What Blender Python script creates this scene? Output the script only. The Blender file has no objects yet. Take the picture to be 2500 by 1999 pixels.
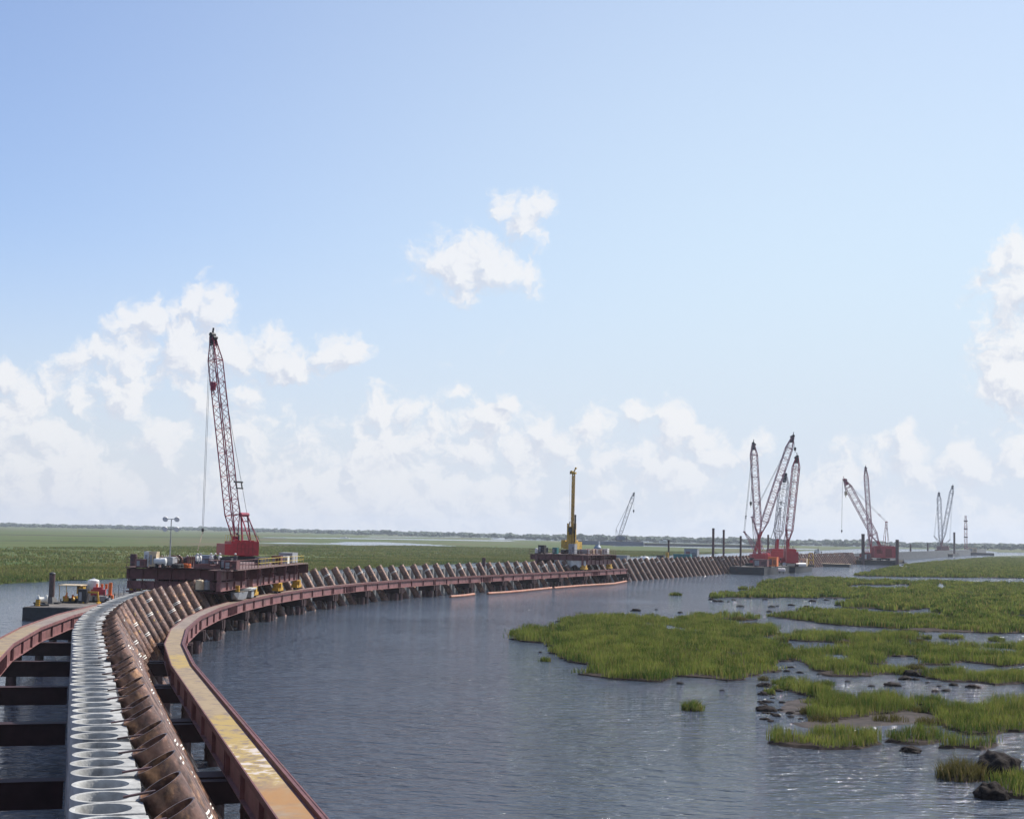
import bpy, bmesh, math, random
import numpy as np
from mathutils import Vector, Matrix, noise as mnoise
from mathutils.geometry import tessellate_polygon
random.seed(7); RNG = np.random.default_rng(7)
scn = bpy.context.scene
COL = scn.collection
R = math.radians

# ------------------------------------------------------------------ camera model
F, CX, CY, HW = 3600., 1250., 999.5, 12.5          # focal (px of a 2500 px wide frame), camera height
SLOPE = (1327-1275)/2500.
ROLL = math.atan(SLOPE)
PITCH = math.atan((1275+SLOPE*CX-CY)*math.cos(ROLL)/F)
def ray(u, v):
    x, y = u-CX, v-CY
    xl = x*math.cos(ROLL)+y*math.sin(ROLL); yl = -x*math.sin(ROLL)+y*math.cos(ROLL)
    c, s = math.cos(PITCH), math.sin(PITCH)
    return Vector((xl, F*c+yl*s, -yl*c+F*s))
def gp(u, v, z=0.):                                  # where the sight line meets height z
    r = ray(u, v); return Vector((0, 0, HW))+r*((z-HW)/r.z)
def at(u, v, d):                                     # point at ground distance d
    r = ray(u, v); return Vector((0, 0, HW))+r*(d/r.y)

# ------------------------------------------------------------------ tagging helpers
def tag(o, label=None, cat=None, group=None, kind=None):
    if label: o['label'] = label
    if cat: o['category'] = cat
    if group: o['group'] = group
    if kind: o['kind'] = kind
    return o
def thing(name, loc, label, cat, rz=0., group=None):
    o = bpy.data.objects.new(name, None); o.empty_display_size = .5
    COL.objects.link(o); o.location = loc; o.rotation_euler = (0, 0, rz)
    return tag(o, label, cat, group)
def copy_tree(o, parent=None):
    c = o.copy(); COL.objects.link(c)
    if parent: c.parent = parent
    for ch in o.children: copy_tree(ch, c)
    return c

class MB:
    """collects simple shapes into one mesh"""
    def __init__(s): s.v = []; s.f = []
    def add(s, vs, fs):
        b = len(s.v); s.v += [tuple(p) for p in vs]; s.f += [tuple(i+b for i in f) for f in fs]; return s
    def box(s, c, d, rot=None, bev=0.):
        x, y, z = d[0]/2, d[1]/2, d[2]/2
        pts = [Vector((i*x, j*y, k*z)) for k in (-1, 1) for j in (-1, 1) for i in (-1, 1)]
        if rot is not None: pts = [rot @ p for p in pts]
        c = Vector(c)
        return s.add([p+c for p in pts], [(0,2,3,1),(4,5,7,6),(0,1,5,4),(2,6,7,3),(0,4,6,2),(1,3,7,5)])
    def bar(s, a, b, w, h=None, up=(0,0,1)):
        a, b = Vector(a), Vector(b); d = (b-a); L = d.length
        if L < 1e-6: return s
        d /= L; up = Vector(up)
        x = d.cross(up)
        if x.length < 1e-4: x = d.cross(Vector((1, 0, 0)))
        x.normalize(); z = x.cross(d)
        return s.box((a+b)/2, (w, L, h or w), Matrix((x, d, z)).transposed())
    def tube(s, a, b, r, n=8, r2=None, caps=True):
        a, b = Vector(a), Vector(b); d = (b-a)
        if d.length < 1e-6: return s
        d.normalize(); x = d.orthogonal().normalized(); y = d.cross(x); r2 = r if r2 is None else r2
        pts = []
        for i in range(n):
            t = 2*math.pi*i/n; e = x*math.cos(t)+y*math.sin(t); pts += [a+e*r, b+e*r2]
        fs = [(2*i, (2*i+2) % (2*n), (2*i+3) % (2*n), 2*i+1) for i in range(n)]
        if caps: fs += [tuple(2*i for i in range(n))[::-1], tuple(2*i+1 for i in range(n))]
        return s.add(pts, fs)
    def shell(s, a, b, r, t, n=20):                  # pipe with a wall, open at end a
        a, b = Vector(a), Vector(b); d = (b-a).normalized()
        x = d.orthogonal().normalized(); y = d.cross(x); pts = []; depth = min(3., (b-a).length*.5)
        for i in range(n):
            q = 2*math.pi*i/n; e = x*math.cos(q)+y*math.sin(q)
            pts += [b+e*r, a+e*r, a+e*(r-t), a+d*depth+e*(r-t)]
        fs = []
        for i in range(n):
            p, q = 4*i, 4*((i+1) % n)
            for k in range(3): fs.append((p+k, q+k, q+k+1, p+k+1))
        fs.append(tuple(4*i+3 for i in range(n)))
        return s.add(pts, fs)
    def ball(s, c, r, n=8, m=5, sq=(1,1,1)):
        c = Vector(c); pts = [c+Vector((0,0,-r*sq[2]))]
        for j in range(1, m):
            p = -math.pi/2+math.pi*j/m
            for i in range(n):
                t = 2*math.pi*i/n
                pts.append(c+Vector((r*sq[0]*math.cos(p)*math.cos(t), r*sq[1]*math.cos(p)*math.sin(t), r*sq[2]*math.sin(p))))
        pts.append(c+Vector((0,0,r*sq[2]))); top = len(pts)-1; fs = []
        for i in range(n): fs.append((0, 1+(i+1) % n, 1+i)); fs.append((top, 1+(m-2)*n+i, 1+(m-2)*n+(i+1) % n))
        for j in range(m-2):
            for i in range(n):
                a = 1+j*n; fs.append((a+i, a+(i+1) % n, a+n+(i+1) % n, a+n+i))
        return s.add(pts, fs)
    def extrude(s, prof, a, b):                      # prof: list of (y,z); along x from a to b
        n = len(prof); pts = [(a, p[0], p[1]) for p in prof]+[(b, p[0], p[1]) for p in prof]
        return s.add(pts, [tuple(range(n))[::-1], tuple(range(n, 2*n))]+[(i, (i+1) % n, n+(i+1) % n, n+i) for i in range(n)])
    def build(s, name, mat, parent=None, smooth=False, off=None):
        me = bpy.data.meshes.new(name)
        v = s.v if off is None else [(p[0]-off[0], p[1]-off[1], p[2]-off[2]) for p in s.v]
        me.from_pydata(v, [], s.f)
        if smooth:
            me.polygons.foreach_set('use_smooth', [True]*len(me.polygons))
            try: me.set_sharp_from_angle(angle=R(40))
            except Exception: pass
        me.materials.append(mat); me.update()
        o = bpy.data.objects.new(name, me); COL.objects.link(o)
        if parent: o.parent = parent
        return o

def lattice(mb, p0, p1, w, rc, rl, n, t0=.12, t1=.12, wend=.3, side=None):
    """square lattice boom tapering at both ends"""
    p0, p1 = Vector(p0), Vector(p1); d = (p1-p0).normalized()
    x = Vector(side) if side else d.cross(Vector((0, 0, 1)))
    if x.length < .05: x = Vector((1, 0, 0))
    x.normalize(); y = d.cross(x).normalized()
    def ring(t):
        k = 1.
        if t < t0: k = wend+(1-wend)*t/t0
        if t > 1-t1: k = wend+(1-wend)*(1-t)/t1
        c = p0.lerp(p1, t); kx = max(k, .55)
        return [c+x*(sx*w/2*kx)+y*(sy*w/2*k) for sx, sy in ((-1,-1),(1,-1),(1,1),(-1,1))]
    ts = sorted(set([0., t0, 1-t1, 1.]+[i/n for i in range(n+1)])); rr = [ring(t) for t in ts]
    for a, b in zip(rr, rr[1:]):
        for i in range(4): mb.tube(a[i], b[i], rc, 5, caps=False)
    for k, (a, b) in enumerate(zip(rr, rr[1:])):
        for i in range(4):
            j = (i+1) % 4
            mb.tube(a[i] if k % 2 else a[j], b[j] if k % 2 else b[i], rl, 3, caps=False)
            if k % 3 == 0: mb.tube(a[i], a[j], rl, 3, caps=False)
    return mb

# ------------------------------------------------------------------ materials
def mat(name, col, rough=.6, metal=0., var=0., vscale=1., col2=None, mix_lo=.45, mix_hi=.6, bump=0., bscale=8., stretch=None, detail=6, spec=.5, objrand=0.):
    m = bpy.data.materials.new(name); m.use_nodes = True; N = m.node_tree.nodes; L = m.node_tree.links
    b = N['Principled BSDF']; b.inputs['Roughness'].default_value = rough; b.inputs['Metallic'].default_value = metal
    b.inputs['Specular IOR Level'].default_value = spec
    b.inputs['Base Color'].default_value = (*col, 1)
    if col2 or var or bump:
        geo = N.new('ShaderNodeNewGeometry'); src = geo.outputs['Position']
        if stretch:
            mp = N.new('ShaderNodeMapping'); mp.inputs['Scale'].default_value = stretch; L.new(src, mp.inputs['Vector']); src = mp.outputs['Vector']
        base = None
        if col2:
            nz = N.new('ShaderNodeTexNoise'); nz.inputs['Scale'].default_value = vscale; nz.inputs['Detail'].default_value = detail; nz.inputs['Roughness'].default_value = .65
            L.new(src, nz.inputs['Vector'])
            mr = N.new('ShaderNodeMapRange'); mr.interpolation_type = 'SMOOTHSTEP'
            mr.inputs['From Min'].default_value = mix_lo; mr.inputs['From Max'].default_value = mix_hi; L.new(nz.outputs['Fac'], mr.inputs['Value'])
            mx = N.new('ShaderNodeMix'); mx.data_type = 'RGBA'; mx.inputs['A'].default_value = (*col, 1); mx.inputs['B'].default_value = (*col2, 1)
            L.new(mr.outputs['Result'], mx.inputs['Factor']); base = mx.outputs['Result']
        if var:
            n2 = N.new('ShaderNodeTexNoise'); n2.inputs['Scale'].default_value = vscale*3.1; n2.inputs['Detail'].default_value = 5
            L.new(src, n2.inputs['Vector'])
            hs = N.new('ShaderNodeHueSaturation'); m2 = N.new('ShaderNodeMapRange')
            m2.inputs['From Min'].default_value = .3; m2.inputs['From Max'].default_value = .7
            m2.inputs['To Min'].default_value = 1-var; m2.inputs['To Max'].default_value = 1+var
            L.new(n2.outputs['Fac'], m2.inputs['Value']); v = m2.outputs['Result']
            if objrand:
                oi = N.new('ShaderNodeObjectInfo'); ma = N.new('ShaderNodeMapRange')
                ma.inputs['To Min'].default_value = 1-objrand; ma.inputs['To Max'].default_value = 1+objrand
                L.new(oi.outputs['Random'], ma.inputs['Value']); mm = N.new('ShaderNodeMath'); mm.operation = 'MULTIPLY'
                L.new(v, mm.inputs[0]); L.new(ma.outputs['Result'], mm.inputs[1]); v = mm.outputs[0]
            L.new(v, hs.inputs['Value'])
            if base: L.new(base, hs.inputs['Color'])
            else: hs.inputs['Color'].default_value = (*col, 1)
            base = hs.outputs['Color']
        if base: L.new(base, b.inputs['Base Color'])
        if bump:
            n3 = N.new('ShaderNodeTexNoise'); n3.inputs['Scale'].default_value = bscale; n3.inputs['Detail'].default_value = 4; L.new(src, n3.inputs['Vector'])
            bp = N.new('ShaderNodeBump'); bp.inputs['Strength'].default_value = bump; bp.inputs['Distance'].default_value = .05
            L.new(n3.outputs['Fac'], bp.inputs['Height']); L.new(bp.outputs['Normal'], b.inputs['Normal'])
    return m

M = {}
M['concrete'] = mat('concrete', (.34,.34,.33), .85, var=.25, vscale=.9, col2=(.15,.145,.14), mix_lo=.52, mix_hi=.72, bump=.3, bscale=14, objrand=.10)
M['rust_pipe'] = mat('rusted_pipe_steel', (.125,.066,.048), .38, .25, var=.55, vscale=1.3, col2=(.30,.16,.085), mix_lo=.52, mix_hi=.66, bump=.6, bscale=5, objrand=.18)
M['primer'] = mat('red_oxide_primer', (.185,.080,.082), .62, var=.3, vscale=.45, col2=(.12,.055,.05), mix_lo=.5, mix_hi=.7, bump=.12, bscale=5)
M['primer_dark'] = mat('dark_oxide_steel', (.120,.042,.044), .65, var=.3, vscale=.5, col2=(.11,.05,.03), mix_lo=.55, mix_hi=.7)
M['cap_steel'] = mat('shade_dark_steel', (.030,.013,.015), .7, var=.3, vscale=.5, spec=.25)  # near-black base stands in for deep shade on the cap beams
M['pile_steel'] = mat('pile_steel', (.085,.042,.045), .6, var=.35, vscale=.8, col2=(.05,.035,.03), mix_lo=.45, mix_hi=.65, objrand=.15)
M['band'] = mat('white_marking_paint', (.70,.68,.62), .6, var=.2, vscale=3)
M['yellow_mark'] = mat('yellow_marking_paint', (.62,.42,.10), .6, var=.2, vscale=3)
M['yellow'] = mat('yellow_paint', (.46,.26,.02), .5, var=.25, vscale=1.5, col2=(.25,.13,.03), mix_lo=.58, mix_hi=.72)
M['rig_yellow'] = mat('rig_yellow_paint', (.46,.28,.03), .5, var=.3, vscale=.8, col2=(.10,.06,.025), mix_lo=.52, mix_hi=.66)
M['rail_yellow'] = mat('railing_yellow', (.50,.36,.07), .6, var=.2, vscale=2)
M['red'] = mat('crane_red', (.36,.010,.022), .4, var=.2, vscale=.7, col2=(.22,.012,.016), mix_lo=.6, mix_hi=.75)
M['louvre'] = mat('dark_red_grille', (.20,.012,.016), .6)
M['concrete_far'] = mat('darker_concrete', (.19,.195,.20), .9, var=.3, vscale=.3)  # darker grey base for the bend and far piles
M['red_pale'] = mat('faded_crane_red', (.36,.030,.045), .5, var=.2, vscale=.5)
M['boom_red'] = mat('boom_red', (.25,.022,.055), .5, var=.3, vscale=.4)
M['boom_white'] = mat('boom_weathered_white', (.36,.20,.23), .5, var=.25, vscale=.3)
M['boom_pale'] = mat('boom_grey', (.34,.33,.36), .5, var=.2, vscale=.3)
M['dark'] = mat('dark_steel', (.022,.022,.026), .6, var=.3, vscale=.8)
M['cable'] = mat('steel_cable', (.10,.10,.115), .5)
M['hull'] = mat('barge_hull', (.018,.020,.026), .55, var=.4, vscale=.6, col2=(.06,.03,.02), mix_lo=.56, mix_hi=.7)
M['hull_blue'] = mat('blue_hull', (.03,.06,.12), .5, var=.3, vscale=.3)
M['barge_deck'] = mat('barge_deck', (.13,.115,.10), .8, var=.35, vscale=.6, col2=(.06,.05,.045), mix_lo=.5, mix_hi=.6)
M['deck_grey'] = mat('platform_deck', (.13,.075,.07), .8, var=.3, vscale=.6)
M['white'] = mat('white_paint', (.60,.60,.59), .5, var=.12, vscale=1.2)
M['tan'] = mat('tan_paint', (.52,.41,.27), .6, var=.15, vscale=1.)
M['grey'] = mat('grey_paint', (.26,.27,.29), .55, var=.2, vscale=.9)
M['blue_grey'] = mat('blue_grey_paint', (.20,.25,.32), .55, var=.2, vscale=.5)
M['teal'] = mat('teal_paint', (.03,.16,.17), .55, var=.2, vscale=.5)
M['orange'] = mat('orange_paint', (.60,.14,.03), .5, var=.25, vscale=1.5)
M['float'] = mat('float_boom_orange', (.36,.17,.11), .6, var=.25, vscale=.7, col2=(.36,.12,.07), mix_lo=.5, mix_hi=.6)
M['glass'] = mat('dark_glass', (.02,.03,.04), .08)
M['lamp_lens'] = mat('lamp_lens', (.66,.68,.72), .15)
M['mud'] = mat('wet_mud', (.030,.023,.020), .9, var=.4, vscale=.9, col2=(.055,.042,.035), mix_lo=.45, mix_hi=.62, bump=.6, bscale=5, spec=.06)
M['mudflat'] = mat('drying_mudflat', (.048,.037,.034), .75, var=.35, vscale=.6, col2=(.030,.024,.022), mix_lo=.44, mix_hi=.58, bump=.6, bscale=4, spec=.12)
M['clod'] = mat('dark_clod', (.017,.013,.012), .85, var=.5, vscale=2.5, bump=1., bscale=9, spec=.08)
M['bark'] = mat('bark', (.07,.05,.035), .9)
M['wood_far'] = mat('far_foliage', (.055,.080,.050), .9, var=.45, vscale=.05)
M['skin'] = mat('skin', (.45,.27,.19), .6)
M['shirt_white'] = mat('pale_shirt', (.62,.61,.60), .8)
M['shirt_dark'] = mat('dark_workwear', (.05,.045,.06), .8)
M['trousers'] = mat('blue_trousers', (.05,.06,.10), .8)

def worn_deck():
    """steel walkway plate: bare grey-pink steel, patches of worn yellow paint, orange rust at its near end"""
    m = bpy.data.materials.new('worn_walkway_plate'); m.use_nodes = True; N = m.node_tree.nodes; L = m.node_tree.links
    b = N['Principled BSDF']; b.inputs['Roughness'].default_value = .6
    g = N.new('ShaderNodeNewGeometry'); sp = N.new('ShaderNodeSeparateXYZ'); L.new(g.outputs['Position'], sp.inputs[0])
    def nz(scale, det=5, stretch=None):
        t = N.new('ShaderNodeTexNoise'); t.inputs['Scale'].default_value = scale; t.inputs['Detail'].default_value = det; t.inputs['Roughness'].default_value = .65
        src = g.outputs['Position']
        if stretch:
            mp = N.new('ShaderNodeMapping'); mp.inputs['Rotation'].default_value = (0, 0, R(16)); mp.inputs['Scale'].default_value = stretch
            L.new(src, mp.inputs['Vector']); src = mp.outputs['Vector']
        L.new(src, t.inputs['Vector']); return t.outputs['Fac']
    def math_(op, a, b_):
        n = N.new('ShaderNodeMath'); n.operation = op
        for i, q in enumerate((a, b_)):
            if isinstance(q, (int, float)): n.inputs[i].default_value = q
            else: L.new(q, n.inputs[i])
        return n.outputs[0]
    def ramp(val, lo, hi):
        r = N.new('ShaderNodeMapRange'); r.interpolation_type = 'SMOOTHSTEP'; r.inputs['From Min'].default_value = lo; r.inputs['From Max'].default_value = hi
        L.new(val, r.inputs['Value']); return r.outputs['Result']
    def mixc(f, a, c):
        x = N.new('ShaderNodeMix'); x.data_type = 'RGBA'; L.new(f, x.inputs['Factor'])
        for k, q in (('A', a), ('B', c)):
            if isinstance(q, tuple): x.inputs[k].default_value = (*q, 1)
            else: L.new(q, x.inputs[k])
        return x.outputs['Result']
    n1 = nz(.35); n2 = nz(1.6); n3 = nz(1.4, 7, (2.2, .22, 1))
    base = mixc(ramp(n2, .35, .65), (.165,.12,.092), (.265,.205,.16))
    # where paint was laid along the runway (metres of world y): the two spans that were painted
    ny = math_('ADD', sp.outputs['Y'], math_('MULTIPLY', math_('SUBTRACT', n3, .5), 7.))
    def span(a, c, soft): return math_('MULTIPLY', ramp(ny, a-soft, a+soft), math_('SUBTRACT', 1., ramp(ny, c-soft, c+soft)))
    ye = math_('MAXIMUM', math_('MAXIMUM', span(53, 72, 1.2), math_('MULTIPLY', span(48, 130, 4.), .38)), span(95, 105, 1.))
    ye = math_('MULTIPLY', ye, ramp(n2, .34, .52))
    c = mixc(ye, base, (.34,.235,.06))
    wh = math_('MULTIPLY', span(54, 62, 1.5), ramp(n2, .5, .6))
    c = mixc(wh, c, (.48,.42,.38))
    rust = math_('MULTIPLY', math_('SUBTRACT', 1., ramp(ny, 50, 55)), ramp(n1, .3, .55))
    c = mixc(rust, c, (.30,.15,.04))
    L.new(c, b.inputs['Base Color'])
    bp = N.new('ShaderNodeBump'); bp.inputs['Strength'].default_value = .2; bp.inputs['Distance'].default_value = .03; L.new(n2, bp.inputs['Height']); L.new(bp.outputs['Normal'], b.inputs['Normal'])
    return m
M['walk'] = worn_deck()

def grass_mat(name, a, b_, c, pscale):
    m = bpy.data.materials.new(name); m.use_nodes = True; N = m.node_tree.nodes; L = m.node_tree.links; N.clear()
    out = N.new('ShaderNodeOutputMaterial'); g = N.new('ShaderNodeNewGeometry')
    t = N.new('ShaderNodeTexNoise'); t.inputs['Scale'].default_value = pscale; t.inputs['Detail'].default_value = 5; L.new(g.outputs['Position'], t.inputs['Vector'])
    r = N.new('ShaderNodeMapRange'); r.inputs['From Min'].default_value = .38; r.inputs['From Max'].default_value = .62; L.new(t.outputs['Fac'], r.inputs['Value'])
    x = N.new('ShaderNodeMix'); x.data_type = 'RGBA'; x.inputs['A'].default_value = (*a, 1); x.inputs['B'].default_value = (*b_, 1); L.new(r.outputs['Result'], x.inputs['Factor'])
    r2 = N.new('ShaderNodeMapRange'); r2.inputs['From Min'].default_value = .64; r2.inputs['From Max'].default_value = 1.; r2.inputs['To Max'].default_value = .8; L.new(g.outputs['Random Per Island'], r2.inputs['Value'])
    x2 = N.new('ShaderNodeMix'); x2.data_type = 'RGBA'; x2.inputs['B'].default_value = (*c, 1); L.new(r2.outputs['Result'], x2.inputs['Factor']); L.new(x.outputs['Result'], x2.inputs['A'])
    hs = N.new('ShaderNodeHueSaturation'); r3 = N.new('ShaderNodeMapRange'); r3.inputs['To Min'].default_value = .7; r3.inputs['To Max'].default_value = 1.35
    wn = N.new('ShaderNodeMath'); wn.operation = 'FRACT'; mu = N.new('ShaderNodeMath'); mu.operation = 'MULTIPLY'; mu.inputs[1].default_value = 37.7
    L.new(g.outputs['Random Per Island'], mu.inputs[0]); L.new(mu.outputs[0], wn.inputs[0]); L.new(wn.outputs[0], r3.inputs['Value']); L.new(r3.outputs['Result'], hs.inputs['Value']); L.new(x2.outputs['Result'], hs.inputs['Color'])
    d = N.new('ShaderNodeBsdfDiffuse'); tr = N.new('ShaderNodeBsdfTranslucent'); mx = N.new('ShaderNodeMixShader'); mx.inputs[0].default_value = .3
    L.new(hs.outputs['Color'], d.inputs['Color']); L.new(hs.outputs['Color'], tr.inputs['Color'])
    L.new(d.outputs[0], mx.inputs[1]); L.new(tr.outputs[0], mx.inputs[2]); L.new(mx.outputs[0], out.inputs['Surface'])
    return m
M['grass'] = grass_mat('cordgrass', (.058,.102,.018), (.210,.245,.050), (.32,.24,.085), .26)
M['grass_far'] = grass_mat('cordgrass_across_the_channel', (.085,.130,.034), (.185,.190,.060), (.26,.20,.085), .03)
M['grass_brown'] = grass_mat('browned_cordgrass', (.10,.10,.03), (.13,.115,.04), (.18,.13,.06), .4)

def marsh_ground():
    m = bpy.data.materials.new('marsh_ground'); m.use_nodes = True; N = m.node_tree.nodes; L = m.node_tree.links
    b = N['Principled BSDF']; b.inputs['Roughness'].default_value = .95; b.inputs['Specular IOR Level'].default_value = .1
    g = N.new('ShaderNodeNewGeometry'); c = None
    def nz(scale, st=(1,1,1)):
        mp = N.new('ShaderNodeMapping'); mp.inputs['Scale'].default_value = st; L.new(g.outputs['Position'], mp.inputs['Vector'])
        t = N.new('ShaderNodeTexNoise'); t.inputs['Scale'].default_value = scale; t.inputs['Detail'].default_value = 7; t.inputs['Roughness'].default_value = .6; L.new(mp.outputs['Vector'], t.inputs['Vector']); return t.outputs['Fac']
    def mixc(f, lo, hi, a, c_):
        r = N.new('ShaderNodeMapRange'); r.interpolation_type = 'SMOOTHSTEP'; r.inputs['From Min'].default_value = lo; r.inputs['From Max'].default_value = hi; L.new(f, r.inputs['Value'])
        x = N.new('ShaderNodeMix'); x.data_type = 'RGBA'; L.new(r.outputs['Result'], x.inputs['Factor'])
        for k, q in (('A', a), ('B', c_)):
            if isinstance(q, tuple): x.inputs[k].default_value = (*q, 1)
            else: L.new(q, x.inputs[k])
        return x.outputs['Result']
    c = mixc(nz(.02, (.5, 1, 1)), .38, .62, (.052,.086,.022), (.092,.105,.036))
    c = mixc(nz(.006, (1, .4, 1)), .5, .62, c, (.098,.086,.044))
    c = mixc(nz(.11, (.35, 1, 1)), .52, .70, c, (.050,.062,.024))
    L.new(c, b.inputs['Base Color'])
    return m
M['marsh'] = marsh_ground()

def water_mat(name, deep, amp, rough):
    m = bpy.data.materials.new(name); m.use_nodes = True; N = m.node_tree.nodes; L = m.node_tree.links
    b = N['Principled BSDF']; b.inputs['Base Color'].default_value = (*deep, 1); b.inputs['Roughness'].default_value = rough; b.inputs['IOR'].default_value = 1.333
    g = N.new('ShaderNodeNewGeometry')
    def nz(scale, st, det, rot):
        mp = N.new('ShaderNodeMapping'); mp.inputs['Scale'].default_value = st; mp.inputs['Rotation'].default_value = (0, 0, R(rot)); L.new(g.outputs['Position'], mp.inputs['Vector'])
        t = N.new('ShaderNodeTexNoise'); t.inputs['Scale'].default_value = scale; t.inputs['Detail'].default_value = det; t.inputs['Roughness'].default_value = .55; L.new(mp.outputs['Vector'], t.inputs['Vector']); return t.outputs['Fac']
    a = nz(2.0, (.6, 1., 1), 5, 10); c = nz(.85, (.5, 1, 1), 3, -8); big = nz(.03, (1, 1, 1), 3, 30)
    s = N.new('ShaderNodeMath'); s.operation = 'MULTIPLY_ADD'; s.inputs[1].default_value = 2.2; L.new(c, s.inputs[0]); L.new(a, s.inputs[2])
    r = N.new('ShaderNodeMapRange'); r.inputs['From Min'].default_value = .35; r.inputs['From Max'].default_value = .65; r.inputs['To Min'].default_value = .65*amp; r.inputs['To Max'].default_value = 1.2*amp; L.new(big, r.inputs['Value'])
    bp = N.new('ShaderNodeBump'); bp.inputs['Distance'].default_value = .40; L.new(r.outputs['Result'], bp.inputs['Strength']); L.new(s.outputs[0], bp.inputs['Height']); L.new(bp.outputs['Normal'], b.inputs['Normal'])
    return m
M['water'] = water_mat('bay_water', (.045,.058,.080), 1.0, .08)
M['channel'] = water_mat('marsh_channel_water', (.03,.042,.06), .35, .12)

# ------------------------------------------------------------------ the barrier's plan: straight, bend, straight
H1, H2, RAD, S0 = R(-16.4), R(21.9), 310., 60.
_I = Vector((-57.0, 197.3)); _T = RAD*math.tan((H2-H1)/2)
_A = _I-_T*Vector((math.sin(H1), math.cos(H1))); _B = _I+_T*Vector((math.sin(H2), math.cos(H2))); ARC = RAD*(H2-H1)
def row(s):
    if s < S0: return _A-(S0-s)*Vector((math.sin(H1), math.cos(H1))), H1
    if s < S0+ARC:
        h = H1+(s-S0)/RAD; c = _A+RAD*Vector((math.cos(H1), -math.sin(H1)))
        return c+RAD*Vector((-math.cos(h), math.sin(h))), h
    return _B+(s-S0-ARC)*Vector((math.sin(H2), math.cos(H2))), H2
def rp(s, o, z=0.):
    p, h = row(s); return Vector((p.x+o*math.cos(h), p.y-o*math.sin(h), z))

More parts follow.
